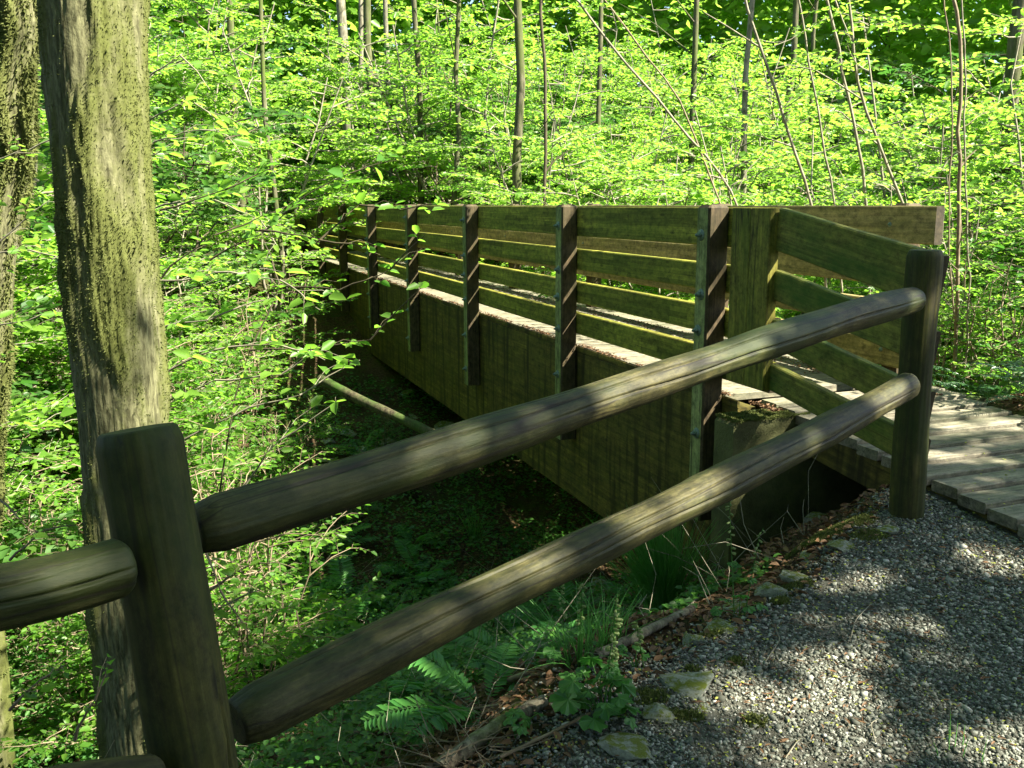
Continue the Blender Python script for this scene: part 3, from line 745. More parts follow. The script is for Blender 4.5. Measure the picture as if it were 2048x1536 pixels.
# sword ferns beside the ramp
spots = [((1935, 700), 'glossy sword fern nearest the ramp boards, its frond arching over them'), ((2010, 690), 'sword fern at the right edge of the photo above the ramp'), ((1890, 700), 'sword fern just right of the fence end post'), ((2060, 760), 'sword fern at the far right bottom of the fern bank'), ((1960, 640), 'sword fern behind the others on the bank right of the ramp')]
for (px, py), lab in spots:
    for dz in (0,):
        r = ray(px, py + 40); t = (0.02 - HC) / r[2]; p = np.array([0, 0, HC]) + r * t
        s, d = sdof(p[0], p[1])
        if d < 4.85: p += N * (4.85 - d)
        put('sword', p[0], p[1], lab, 'fern', 'sword ferns beside the ramp', rng.uniform(.85, 1.15), rz=rng.uniform(0, 6))
for k in range(9):
    s, d = rng.uniform(3.2, 7.5), rng.uniform(5.0, 6.6); p = br(s, d, 0)
    put('sword', p[0], p[1], 'sword fern on the shady bank right of the bridge', 'fern', 'sword ferns on the bank', rng.uniform(.6, 1.1))
# ferns in the ravine
c = 0
for k in range(400):
    px, py = rng.uniform(430, 1350), rng.uniform(900, 1420)
    if py > 1536 - (px - 500) * .35 + 60: continue
    g_ = ground(px, py); s, d = sdof(g_[0], g_[1]); e = float(edge_e(g_[0], g_[1]))
    if e < .55 or d > 2.6 or any((g_[0] - a) ** 2 + (g_[1] - b) ** 2 < .34 ** 2 for a, b in placed): continue
    placed.append((g_[0], g_[1])); put('lady' if c % 3 else 'small', g_[0], g_[1], 'delicate fern on the dark ravine slope below the log rails', 'fern', 'ferns on the ravine slope', rng.uniform(.6, 1.0)); c += 1
    if c >= 34: break
print('ferns', c)
for k in range(26):
    x, y = rng.uniform(-5.5, -.8), rng.uniform(3.6, 8.5)
    if edge_e(x, y) < .7 or corridor(x, y, .6): continue
    put('small' if k % 2 else 'lady', x, y, 'fern among the bushes on the ravine side left of the bridge', 'fern', 'ferns left of the bridge', rng.uniform(.7, 1.2))
# low bushes in the ravine near us
for px, py, k_ in [(520, 1180, 'e'), (600, 1120, 'e'), (480, 1300, 'e'), (60, 1400, 'e'), (130, 1330, 'e'), (20, 1250, 'e'), (560, 1020, 'd'), (450, 960, 'd'), (620, 940, 'd'), (760, 900, 'e'), (60, 1080, 'e'), (110, 980, 'd'), (700, 1060, 'e'), (470, 1180, 'e'), (500, 1240, 'e'), (540, 1330, 'e'), (450, 1380, 'e'), (40, 1180, 'e'), (160, 1250, 'e'), (20, 1330, 'e'), (90, 1450, 'e'), (180, 1500, 'e')]:
    g_ = ground(px, py)
    if sdof(g_[0], g_[1])[1] > 2.7: continue
    put(k_, g_[0], g_[1], 'small leafy bush on the shaded ravine slope below the fence', 'bush', 'small bushes below the fence', rng.uniform(.45, .75))

# ground cover (stuff)
n = 120000
r = 1.4 + 13 * rng.uniform(0, 1, n) ** 1.15; a = rng.uniform(math.radians(-40), math.radians(40), n)
x, y = r * np.sin(a), r * np.cos(a); e = edge_e(x, y); s_, d_ = sdof(x, y)
pt = np.sin(2.7 * x + 1.1 * y + 2) * np.sin(2.2 * y - 1.9 * x) + .5 * np.sin(6 * x) * np.sin(5 * y + 1)
keep = (e > .42) & (pt > -.55 + .6 * (e < 1.0)) & ~((d_ > 2.85) & (d_ < 4.75) & (s_ < 8))
rc = ground(1325, 1228); keep &= (x - rc[0]) ** 2 + (y - rc[1]) ** 2 > .30 ** 2
x, y, r, e = x[keep], y[keep], r[keep], e[keep]; n = len(x)
h = rng.uniform(.0, 1, n) ** 1.3 * (.06 + .16 * sstep(.5, 1.5, e)); z = terrain(x, y) + h
aa = rng.uniform(0, 6.28, n); D = np.stack([np.cos(aa), np.sin(aa), rng.uniform(-.4, .3, n)], -1); NN = rng.normal(0, .35, (n, 3)) + [0, 0, 1]
L = rng.uniform(.02, .045, n) * (1 + .04 * r)
v, q = leaf_arrays(np.stack([x, y, z], -1), D, NN, L, L * .7)
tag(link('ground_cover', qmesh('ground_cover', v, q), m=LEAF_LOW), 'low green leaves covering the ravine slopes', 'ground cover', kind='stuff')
# dead leaf litter (stuff)
n = 42000
r = 1.6 + 9 * rng.uniform(0, 1, n) ** 1.3; a = rng.uniform(math.radians(-38), math.radians(38), n); x, y = r * np.sin(a), r * np.cos(a); e = edge_e(x, y); s_, d_ = sdof(x, y)
keep = ((e > -.06) | (d_ > 4.5) & (s_ > 2)) & ~((d_ > 3.3) & (d_ < 4.6) & (s_ < 4.6)) & ~((e < .1) & (d_ < 2.5) & (rng.uniform(0, 1, n) < .6))
x, y = x[keep], y[keep]; n = len(x); aa = rng.uniform(0, 6.28, n)
D = np.stack([np.cos(aa), np.sin(aa), rng.uniform(-.3, .4, n)], -1); NN = rng.normal(0, .5, (n, 3)) + [0, 0, 1]; L = rng.uniform(.015, .05, n)
v, q = leaf_arrays(np.stack([x, y, terrain(x, y) + .008], -1), D, NN, L, L * .55, .35)
tag(link('leaf_litter', qmesh('leaf_litter', v, q), m=NEEDLE), 'brown dead leaves scattered on the bank', 'leaf litter', kind='stuff')
n = 9000; x, y = fan_points(n, 1.9, 5.4, math.radians(-3), math.radians(36)); e = edge_e(x, y); s_, d_ = sdof(x, y)
keep = (e < .1) & (d_ < 3.3) & (np.sin(3 * x + 2) * np.sin(4 * y) + rng.uniform(-.8, .8, n) > .1); x, y = x[keep], y[keep]; n = len(x); aa = rng.uniform(0, 6.28, n); L = rng.uniform(.01, .035, n)
v, q = leaf_arrays(np.stack([x, y, terrain(x, y) + .014], -1), np.stack([np.cos(aa), np.sin(aa), rng.uniform(-.1, .3, n)], -1), rng.normal(0, .4, (n, 3)) + [0, 0, 1], L, L * rng.uniform(.08, .3, n))
tag(link('path_litter', qmesh('path_litter', v, q), m=NEEDLE), 'brown needles and leaf bits lying in the gravel', 'leaf litter', kind='stuff')
# debris on the deck edge and specks on the path
n = 15000; s1_ = np.concatenate([4.3 + 12 * rng.uniform(0, 1, n // 2) ** 1.5, 4.3 + 14 * rng.uniform(0, 1, n // 2) ** 1.4])
d1_ = np.concatenate([3.172 + np.abs(rng.normal(0, .022, n // 2)), 4.40 - np.abs(rng.normal(0, .12, n - n // 2))]); P = B[None] * s1_[:, None] + N[None] * d1_[:, None]; P[:, 2] = .004 + np.abs(rng.normal(0, .004, n))
k2 = np.sin(s1_ * 5) + np.sin(s1_ * 13 + 1) > rng.uniform(-1.6, .8, n); P = P[k2]; n = len(P)
aa = rng.uniform(0, 6.28, n); D = np.stack([np.cos(aa), np.sin(aa), rng.uniform(-.1, .5, n)], -1); L = rng.uniform(.006, .03, n)
v, q = leaf_arrays(P, D, rng.normal(0, .5, (n, 3)) + [0, 0, 1], L, L * rng.uniform(.1, .5, n), .3)
tag(link('deck_litter', qmesh('deck_litter', v, q), m=NEEDLE), 'brown needles and bits caught along the deck edges', 'leaf litter', kind='stuff')
n = 5200; x, y = fan_points(n, 1.9, 5.4, math.radians(-3), math.radians(36)); e = edge_e(x, y); s_, d_ = sdof(x, y)
onr = (d_ > 3.33) & (d_ < 4.57) & (s_ > .5) & (s_ < 4.4)
z = np.where(onr, -.10 * np.clip(4.45 - s_, 0, 9) + .004, terrain(x, y) + .016)
keep = (e < .15) & ((~onr & (rng.uniform(0, 1, n) < .9)) | (onr & (rng.uniform(0, 1, n) < .35))) & ~((d_ > 4.5)); x, y, z = x[keep], y[keep], z[keep]; n = len(x); aa = rng.uniform(0, 6.28, n)
L = rng.uniform(.006, .014, n); v, q = leaf_arrays(np.stack([x, y, z], -1), np.stack([np.cos(aa), np.sin(aa), rng.uniform(-.1, .5, n)], -1), rng.normal(0, .4, (n, 3)) + [0, 0, 1], L, L * .6)
tag(link('fallen_bud_scales', qmesh('fallen_bud_scales', v, q), m=SPECK), 'tiny yellow-green bud scales sprinkled over the path', 'litter', kind='stuff')

# ================================================================== rush clump
def blades(name, base, n, L, spread, seed, mat_, w_=.0028, label=None, cat=None, dirbias=(0, 0)):
    rg = np.random.default_rng(seed); A = Acc()
    for k in range(n):
        az = rg.uniform(0, 6.28); ln = abs(rg.normal(0, spread)); l = L * rg.uniform(.5, 1.1)
        dx, dy = math.cos(az) * ln + dirbias[0] * rg.uniform(0, 1), math.sin(az) * ln + dirbias[1] * rg.uniform(0, 1)
        t = np.linspace(0, 1, 5); b0 = np.array([math.cos(az), math.sin(az), 0]) * rg.uniform(0, .08)
        P = b0 + np.stack([dx * l * t ** 1.4, dy * l * t ** 1.4, l * (t - .25 * min(1.5, (dx * dx + dy * dy) ** .5) * t ** 2)], -1)
        tube(A, P, [w_, w_, w_ * .9, w_ * .6, w_ * .15], 3)
    o = link(name, A.mesh(name), m=mat_); o.location = tuple(base); return tag(o, label, cat)
g_ = ground(1325, 1228)
blades('rush_clump', g_, 700, .58, .30, 3, RUSH, .0027, 'tall spiky clump of green rush beneath the lower log rail', 'rush', (-.22, .05))
blades('dry_grass', ground(1400, 1150) + [0, 0, .0], 60, .3, .7, 4, RUSH, .0014, 'thin straggly grass right of the rush clump', 'grass')
for k, (px, py, L) in enumerate([(1150, 1210, .3), (1210, 1290, .22), (1090, 1120, .4), (950, 1080, .45), (1160, 1330, .25), (560, 1420, .25)]):
    blades('grass_tuft', ground(px, py), 45, L, .6, 10 + k, RUSH, .0018, ['grass tuft left of the rush clump', 'arching grass blades below the rush clump', 'grass tuft on the dark slope between the rails', 'grass tuft near the girder on the dark slope', 'grass tuft beside the fallen branch', 'grass tuft in front of the left post'][k], 'grass')
g_ = ground(1905, 1520); blades('grass_sprig', g_, 7, .10, .4, 44, RUSH, .0018, 'small grass sprig growing out of the gravel at the bottom right', 'grass')

# ================================================================== fringecup plants (lobed leaves, flower stalks)
def lobed_leaf(R, rg, lobes=7):
    k = lobes * 4; V = [(0, 0, 0)]; 
    for j in range(k + 1):
        a = math.radians(-160 + 320 * j / k); rr = R * (.80 + .20 * abs(math.cos(lobes * .5 * (a + 2.79) * 1.125))) * (1 + .07 * (j % 2)) * (1.05 - .12 * abs(a) / 2.8)
        V.append((math.cos(a) * rr + R * .1, math.sin(a) * rr, .12 * R * math.sin(lobes * a) - .25 * rr * rr / R + rg.normal(0, .01 * R)))
    Fc = [(0, j + 1, j + 2) for j in range(k)]
    me = bpy.data.meshes.new('leaf'); me.from_pydata(V, [], Fc); me.update(); me.materials.append(LEAF_CUP); return me
LEAF_CUP = mat_leaf('fringecup_leaf', (.035, .12, .025), (.06, .17, .03), (.06, .24, .03), (.09, .3, .03), .4)
_rl = np.random.default_rng(5); LOBED = [lobed_leaf(.034, _rl), lobed_leaf(.034, _rl, 5), lobed_leaf(.034, _rl, 7)]
def fringecup(base, nl, R, nst, hst, seed, label):
    rg = np.random.default_rng(seed); root = empty('fringecup_plant', base, label, 'plant')
    A = Acc()
    for k in range(nl):
        az = rg.uniform(0, 6.28); r_ = R * rg.uniform(.25, 1); h = R * rg.uniform(.35, 1.1); p = np.array([math.cos(az) * r_, math.sin(az) * r_, h])
        tube(A, [(0, 0, 0), p * [.4, .4, .7], p], .0015, 4)
        o = link('leaf', LOBED[k % 3], root); o.location = tuple(p); o.rotation_euler = (rg.normal(0, .3), rg.normal(.1, .3), az); o.scale = (rg.uniform(.7, 1.5) * R / .13,) * 3
    for k in range(nst):
        lean = rg.normal(0, .06, 2); n = 8; t = np.linspace(0, 1, n); h = hst * rg.uniform(.8, 1.15); b0 = rg.normal(0, .02, 2)
        hook = np.clip(t - .85, 0, 1) ** 1 * .25
        P = np.stack([b0[0] + lean[0] * t + hook * .5 * h, b0[1] + lean[1] * t, h * (t - .6 * np.clip(t - .9, 0, 1))], -1); tube(A, P, np.linspace(.0022, .001, n), 4)
        Fb = Acc()
        for j in range(14):
            u = .5 + .5 * j / 14; c0 = np.array([np.interp(u, t, P[:, i_]) for i_ in range(3)]); a = rg.uniform(0, 6.28)
            d = np.array([math.cos(a), math.sin(a), -.3]); sc_ = .0042 * (1.2 - .5 * (j / 14))
            tube(Fb, [c0, c0 + d * .006, c0 + d * .010, c0 + d * .016], [.0006, sc_, sc_ * 1.1, sc_ * .9], 6)
        link('flower_spike', Fb.mesh('flower_spike'), root, PETAL)
        c0 = np.array([np.interp(.42, t, P[:, i_]) for i_ in range(3)])
        o = link('leaf', LOBED[0], root); o.location = tuple(c0); o.scale = (.6,) * 3; o.rotation_euler = (.2, .1, rg.uniform(0, 6))
    link('stalk', A.mesh('stalk'), root, LEAF_CUP); return root
fringecup(ground(1478, 1238), 5, .085, 2, .42, 1, 'fringecup plant with two tall flower stalks in front of the concrete abutment')
fringecup(ground(1205, 1440), 22, .13, 3, .40, 2, 'large clump of lobed fringecup leaves beside the mossy stones at bottom centre')
fringecup(ground(990, 1350), 9, .10, 3, .42, 3, 'fringecup with pale flower spikes rising under the lower rail')
fringecup(ground(890, 1380), 8, .09, 3, .30, 4, 'fringecup plant left of the pale flower spikes')
fringecup(ground(845, 1490), 7, .09, 0, .3, 6, 'broad lobed leaves over the dry sticks at bottom centre')
fringecup(ground(1140, 1330), 7, .09, 2, .36, 7, 'fringecup stalks between the rush clump and the fallen branch')
fringecup(ground(1270, 1340), 5, .07, 1, .30, 8, 'small fringecup just above the flat mossy stone')
fringecup(ground(740, 1400), 7, .09, 1, .25, 9, 'fringecup leaves behind the pile of dry sticks')
fringecup(ground(1030, 1480), 6, .08, 0, .2, 12, 'low lobed leaves below the fallen branch')

# ================================================================== rocks
def rock_mesh(seed, flat=.6):
    import bmesh
    bm = bmesh.new(); bmesh.ops.create_icosphere(bm, subdivisions=4, radius=1)
    cuts = [(Vector(np.random.default_rng(seed * 31 + k).normal(0, 1, 3)).normalized(), .50 + .28 * ((seed * 7 + k * 3) % 5) / 5) for k in range(12)]
    for v_ in bm.verts:
        p = v_.co.copy()
        for nrm, dd in cuts:
            q_ = p.dot(nrm)
            if q_ > dd: p -= nrm * (q_ - dd) * .99
        p *= 1 + .05 * mnoise.noise(p * 2.5 + Vector((seed, 0, 0))) + .02 * mnoise.noise(p * 9)
        p.z *= flat; v_.co = p
    me = bpy.data.meshes.new('rock'); bm.to_mesh(me); bm.free(); me.materials.append(STONE)
    return me
RK = [rock_mesh(k, .45 + .08 * (k % 4)) for k in range(7)]
def rock(px, py, wpx, label, k, hf=1., sink=.35, asp=.8, rz=None):
    g_ = ground(px, py); D = (g_ - [0, 0, HC]) @ FW; R = wpx * D / F / 2 * 1.35
    o = link('rock', RK[k % 7]); o.location = (g_[0], g_[1], g_[2] + R * hf * (.42 - sink)); o.scale = (R, R * asp, R * hf); o.rotation_euler = (rng.normal(0, .15), rng.normal(0, .15), rng.uniform(0, 6) if rz is None else rz)
    return tag(o, label, 'rock')
for a in [(1562, 1062, 95, 'large angular grey-green rock under the ramp beside the abutment', 0, 1.0), (1515, 1035, 80, 'dark leaning rock touching the abutment wall', 1, 1.1), (1632, 1045, 58, 'small pointed rock right of the big one under the ramp', 2, 1.1),
          (1500, 1085, 70, 'low mossy rock below the large rock by the abutment', 3, .6), (1415, 1068, 50, 'round dark stone at the foot of the abutment', 4, .9), (1545, 1190, 100, 'tilted flat stone with yellow moss at the gravel edge', 5, .6),
          (1600, 1160, 70, 'moss-covered stone just above the tilted flat stone', 6, .6), (1480, 1210, 80, 'flat stone behind the two-stalk fringecup', 0, .4), (1440, 1262, 78, 'grey-green flat stone beyond the end of the short log', 2, .5),
          (1392, 1290, 60, 'small mossy stone between gravel and short log', 3, .6), (1368, 1368, 125, 'broad pale flat stone with a moss patch on the path edge', 1, .45), (1318, 1432, 95, 'moss-edged stone just below the broad flat stone', 5, .6),
          (1258, 1508, 105, 'pale rounded stone lowest on the path edge', 4, .7), (1410, 1425, 40, 'small stone set in the gravel beside the moss-edged stone', 6, .6), (1690, 1095, 70, 'low mossy stone near the foot of the end post', 3, .4),
          (1620, 1118, 60, 'half-buried stone along the top of the gravel', 0, .45), (1770, 1062, 60, 'mossy lump at the foot of the end post', 2, .5), (1385, 1130, 60, 'stone behind the rush clump', 1, .8),
          (1200, 1180, 60, 'dark stone left of the rush clump', 4, .7), (1075, 1260, 90, 'dark mossy stone under the middle of the lower rail', 5, .6)]:
    rock(a[0], a[1], a[2], a[3], a[4], a[5])
for k in range(24):
    px, py = rng.uniform(640, 900), rng.uniform(790, 930)
    if k > 14: px, py = rng.uniform(0, 600), rng.uniform(900, 1500)
    o = rock(px, py, rng.uniform(18, 60), 'pale stone in the ravine bottom', k, .7); o['group'] = 'stones in the ravine bottom'; o.name = 'ravine_stone'

# small moss cushions on stones and bank (stuff)
P = []
for px, py, r_ in [(1590, 1175, .05), (1560, 1205, .03), (1700, 1050, .09), (1740, 1075, .06), (1650, 1075, .08), (1500, 1110, .06), (1350, 1440, .04), (1300, 1400, .05), (1385, 1345, .02), (1520, 1140, .05), (1470, 1330, .03), (1600, 1100, .06), (1385, 1440, .03), (1510, 1450, .03), (1420, 1275, .04)]:
    g_ = ground(px, py); n = int(26000 * r_ * r_ * 16); a = rng.uniform(0, 6.28, n); rr = r_ * np.sqrt(rng.uniform(0, 1, n)); x = g_[0] + rr * np.cos(a) * 1.3; y = g_[1] + rr * np.sin(a)
    P.append(np.stack([x, y, terrain(x, y) + .012 * (1 - rr / r_) + .004], -1))
# moss on top of the abutment
n = 9000; ss = rng.uniform(sB - .02, sA + .0, n); dd = 2.9 + .5 * rng.uniform(0, 1, n) ** 1.2; P2 = B[None] * ss[:, None] + N[None] * dd[:, None]; P2[:, 2] = cA[2] + .004 + .012 * np.abs(np.sin(ss * 40) * np.sin(dd * 31))
for nm, PP, par in (('moss_cushions', np.concatenate(P), None), ('moss', P2, ab)):
    n = len(PP); D = rng.normal(0, .7, (n, 3)) + [0, 0, .6]; L = rng.uniform(.006, .016, n); v, q = leaf_arrays(PP, D, rng.normal(0, 1, (n, 3)), L, L * .4)
    o = link(nm, qmesh(nm, v, q), par, MOSS)
    tag(o, None if par else 'small cushions of moss on the stones along the path edge', None if par else 'moss', kind='stuff')

# ================================================================== fallen logs, branches, sticks
def stick(name, pix, r0, r1, label, cat='branch', mat_=TWIG, lift=.02, k=8, D=None, seed=0, wob=.01):
    rg = np.random.default_rng(seed + 50)
    if D is None: P = [ground(px, py) + np.array([0, 0, lift]) for px, py in pix]
    else: P = [at_depth(px, py, D[j] if hasattr(D, '__len__') else D) for j, (px, py) in enumerate(pix)]
    P = np.array(P); n = max(8, len(P) * 5); t = np.linspace(0, 1, len(P)); tt = np.linspace(0, 1, n)
    Q = np.stack([np.interp(tt, t, P[:, i_]) for i_ in range(3)], -1)
    for _ in range(2): Q[1:-1] = (Q[:-2] + Q[2:] + 2 * Q[1:-1]) / 4
    Q += rg.normal(0, wob * r0 * 8, Q.shape) * [1, 1, .5]
    A = Acc(); tube(A, Q, np.linspace(r0, r1, n) * rg.uniform(.92, 1.08, n), k); o = link(name, A.mesh(name, True), m=mat_)
    return tag(o, label, cat)
LOGDARK = mat_bark('mossy_log_bark', (.02, .016, .01), (.08, .07, .04), (.03, .06, .01), .4, .6, (14, 14, 5))
LOGB = mat_bark('fallen_log_bark', (.05, .04, .03), (.20, .18, .13), (.08, .11, .02), .5, .7, (14, 14, 5))
stick('fallen_log', [(880, 1560), (980, 1480), (1090, 1420)], .026, .020, 'cut log lying along the bottom edge left of the path stones', 'log', LOGB, .03, 14)
stick('fallen_log', [(1190, 1330), (1270, 1290), (1385, 1232)], .018, .016, 'short log ending at the gravel below the rush clump', 'log', LOGB, .03, 14)
stick('fallen_log', [(640, 757), (700, 790), (860, 865), (950, 905)], .045, .042, 'moss-covered log lying across the ravine under the bridge', 'log', LOGDARK, 0, 16, D=[8.6, 8.4, 7.8, 7.5], wob=.004)
stick('fallen_branch', [(900, 1420), (1010, 1370), (1200, 1310)], .014, .008, 'long thin fallen branch above the cut log', 'branch', TWIG)
stick('fallen_branch', [(760, 1470), (900, 1435), (1120, 1400)], .006, .004, 'straight thin stick crossing under the fringecup clump', 'branch', TWIG)
stick('fallen_branch', [(700, 1430), (800, 1480), (900, 1510)], .008, .004, 'bent brown stick over the stick pile', 'branch', TWIG, .05)
stick('fallen_branch', [(1360, 1240), (1400, 1200), (1470, 1160)], .007, .004, 'twig on the bank behind the short log', 'branch', TWIG_PALE, .02)
stick('fallen_branch', [(1000, 1530), (1100, 1480), (1180, 1440)], .006, .004, 'thin stick beside the cut log at the bottom', 'branch', TWIG, .02)
stick('bent_twig', [(830, 1425), (845, 1424), (862, 1450)], .0035, .003, 'pale broken twig bent at a sharp angle', 'twig', TWIG_PALE, .10, 6, wob=0)
for k, pix in enumerate([[(1530, 1335), (1560, 1290), (1550, 1265)], [(1700, 1290), (1710, 1250), (1740, 1220)], [(1570, 1530), (1590, 1500), (1600, 1490)], [(1750, 1500), (1740, 1460), (1755, 1450)]]):
    stick('twig', pix, .0022, .0015, ['curved twig on the gravel left of the middle', 'curved twig on the gravel in the middle', 'small forked twig on the gravel at the bottom', 'thin twig on the gravel at lower right'][k], 'twig', TWIG_PALE, .018, 5, seed=k, wob=.003)
# sticks pile (stuff)
A = Acc(); rg = np.random.default_rng(77)
for k in range(520):
    px, py = rg.uniform(480, 980), rg.uniform(1400, 1590)
    if py < 1640 - px * .3 - rg.uniform(0, 60) * 0 and px < 600 and py < 1430: continue
    g_ = ground(px, py); 
    if edge_e(g_[0], g_[1]) < .08: continue
    a = rg.normal(.45, .5) if rg.uniform() < .65 else rg.uniform(0, 3.14); l = rg.uniform(.06, .30); d = np.array([math.cos(a), math.sin(a), rg.normal(-.1, .2)]) * l; c0 = g_ + [0, 0, rg.uniform(.0, .07)]
    mid = c0 + d * .5 + rg.normal(0, .012, 3); r_ = rg.uniform(.0008, .003); tube(A, [c0, mid, c0 + d], [r_, r_ * .8, r_ * .5], 4)
tag(link('stick_pile', A.mesh('stick_pile'), m=TWIG), 'tangle of thin dry brown sticks at the foot of the left post', 'sticks', kind='stuff')
A = Acc()
for k in range(1500):
    x, y = rg.uniform(-6, 1.5), rg.uniform(1.8, 9); e = float(edge_e(x, y))
    if e < .25 or corridor(x, y, .1): continue
    z = float(terrain(x, y)); a = rg.uniform(0, 6.28); l = rg.uniform(.15, .6); d = np.array([math.cos(a), math.sin(a), rg.uniform(-.1, .9)]) * l; c0 = np.array([x, y, z + rg.uniform(0, .05)]); r_ = rg.uniform(.001, .003)
    tube(A, [c0, c0 + d * .5 + rg.normal(0, .03, 3), c0 + d + [0, 0, -.08 * l]], [r_, r_ * .8, r_ * .4], 3)
tag(link('dead_twigs', A.mesh('dead_twigs'), m=TWIG_PALE), 'dead twigs tangled through the ravine undergrowth', 'twigs', kind='stuff')

# ================================================================== near leafy branches
def branch_thing(name, paths, leaf, seed, label, cat, leafmat, twigmat, group=None, dens=1., side=.16, r0=.006, wl=.55, flat=.8, leafy0=.2):
    rg = np.random.default_rng(seed); A = Acc(); LP, LD, LN, LL = [], [], [], []
    first = None
    for pth in paths:
        P = [at_depth(*p) for p in pth]
        if first is None: first = P[0]
        for a, b, k in zip(P[:-1], P[1:], range(9)): twiggy(A, LP, LD, LN, LL, a, b, rg, r0 * .8 ** k, leaf, dens, flat, side, leafy0 if k == 0 else .0, 5, .02)
    root = empty(name, first, label, cat, group); inv = Matrix.Translation(-Vector(first))
    LL = np.array(LL); v, q = leaf_arrays(LP, LD, LN, LL, LL * wl)
    for nm, me, mm in (('branch', A.mesh('branch', True), twigmat), ('foliage', qmesh('foliage', v, q), leafmat)):
        o = link(nm, me, root, mm); o.matrix_parent_inverse = inv
    return root
branch_thing('indian_plum', [[(310, 1150, 4.0), (305, 900, 3.85), (300, 760, 3.75), (300, 560, 3.9)], [(300, 760, 3.75), (430, 700, 3.6), (560, 690, 3.5), (650, 720, 3.45)], [(300, 660, 3.8), (420, 640, 3.65), (540, 600, 3.6)], [(300, 820, 3.8), (430, 760, 3.6), (560, 750, 3.5), (640, 690, 3.45)],
                             [(330, 900, 3.8), (470, 830, 3.7), (600, 790, 3.6), (720, 720, 3.6)], [(300, 560, 3.9), (430, 545, 3.8), (560, 560, 3.7), (640, 620, 3.6)], [(470, 1000, 3.9), (560, 880, 3.8), (680, 800, 3.7)]],
             .058, 61, 'brightly sunlit leafy branches reaching right from behind the thick trunk', 'shrub', LEAF_BRIGHT, TWIG_PALE, side=.2, dens=1.0)
branch_thing('indian_plum', [[(430, 1050, 4.6), (500, 700, 4.3), (560, 570, 4.3), (520, 460, 4.4)], [(500, 700, 4.3), (620, 700, 4.2), (740, 680, 4.1), (860, 560, 4.0)], [(560, 570, 4.3), (680, 580, 4.2), (780, 540, 4.1), (850, 470, 4.0)], [(520, 460, 4.4), (640, 480, 4.3), (760, 510, 4.2)], [(640, 480, 4.3), (720, 410, 4.3), (800, 420, 4.2), (880, 410, 4.1)]],
             .055, 62, 'leafy twigs hanging in front of the left end of the bridge railing', 'shrub', LEAF_MID, TWIG_DARK, side=.13, dens=.75)
branch_thing('indian_plum', [[(420, 520, 4.6), (520, 470, 4.5), (600, 400, 4.5), (690, 350, 4.4), (800, 320, 4.4)], [(320, 560, 4.6), (430, 470, 4.5), (560, 420, 4.5)], [(320, 420, 4.6), (450, 380, 4.5), (560, 330, 4.5)]],
             .06, 63, 'arching leafy branch rising above the far end of the railing', 'shrub', LEAF_MID, TWIG_DARK, side=.2, dens=.8)
branch_thing('indian_plum', [[(400, 1090, 3.3), (440, 1180, 3.2), (500, 1270, 3.1)], [(400, 1250, 3.2), (470, 1200, 3.1), (520, 1180, 3.1)], [(420, 1180, 3.3), (500, 1130, 3.2)]],
             .04, 64, 'small sunlit leafy sprig just right of the left fence post', 'shrub', LEAF_BRIGHT, TWIG, side=.12, dens=1.1)
branch_thing('indian_plum', [[(20, 1120, 3.6), (90, 1060, 3.5), (150, 1050, 3.5)], [(0, 1000, 3.6), (60, 1060, 3.5), (140, 1080, 3.5)]], .04, 65, 'sunlit leafy sprig above the left log rail', 'shrub', LEAF_BRIGHT, TWIG, side=.12, dens=1.1)
branch_thing('indian_plum', [[(20, 1420, 2.9), (80, 1360, 2.8), (130, 1330, 2.8)]], .035, 66, 'sparse leafy sprig below the left log rail at the photo edge', 'shrub', LEAF_MID, TWIG, side=.1, dens=1.1)
branch_thing('indian_plum', [[(150, 1480, 2.9), (190, 1400, 2.8), (215, 1340, 2.8)]], .035, 69, 'small leafy sprig between the left fence post and the thick trunk foot', 'shrub', LEAF_MID, TWIG, side=.1, dens=1.1)
branch_thing('indian_plum', [[(-50, 1000, 4.7), (-40, 660, 4.4), (-40, 520, 4.4), (-40, 330, 4.4)], [(-40, 520, 4.4), (60, 500, 4.3), (140, 520, 4.2)], [(-40, 330, 4.4), (60, 300, 4.3), (130, 260, 4.2)], [(-40, 660, 4.4), (60, 640, 4.3), (150, 620, 4.2)], [(-40, 520, 4.4), (100, 400, 4.3)]], .055, 67, 'sunlit branches between the two mossy trunks', 'shrub', LEAF_BRIGHT, TWIG_PALE, side=.25, dens=.9)
branch_thing('vine_maple', [[(300, 420, 5.2), (430, 400, 5.0), (520, 440, 4.9), (560, 500, 4.8)], [(290, 300, 5.2), (400, 260, 5.0), (470, 280, 4.9)], [(290, 160, 5.2), (360, 110, 5.1), (420, 180, 5.0)], [(300, 240, 5.4), (380, 200, 5.3), (500, 330, 5.2)]], .07, 68, 'bright maple boughs spreading right of the thick mossy trunk', 'shrub', LEAF_BRIGHT, TWIG_PALE, side=.35, dens=1.0)

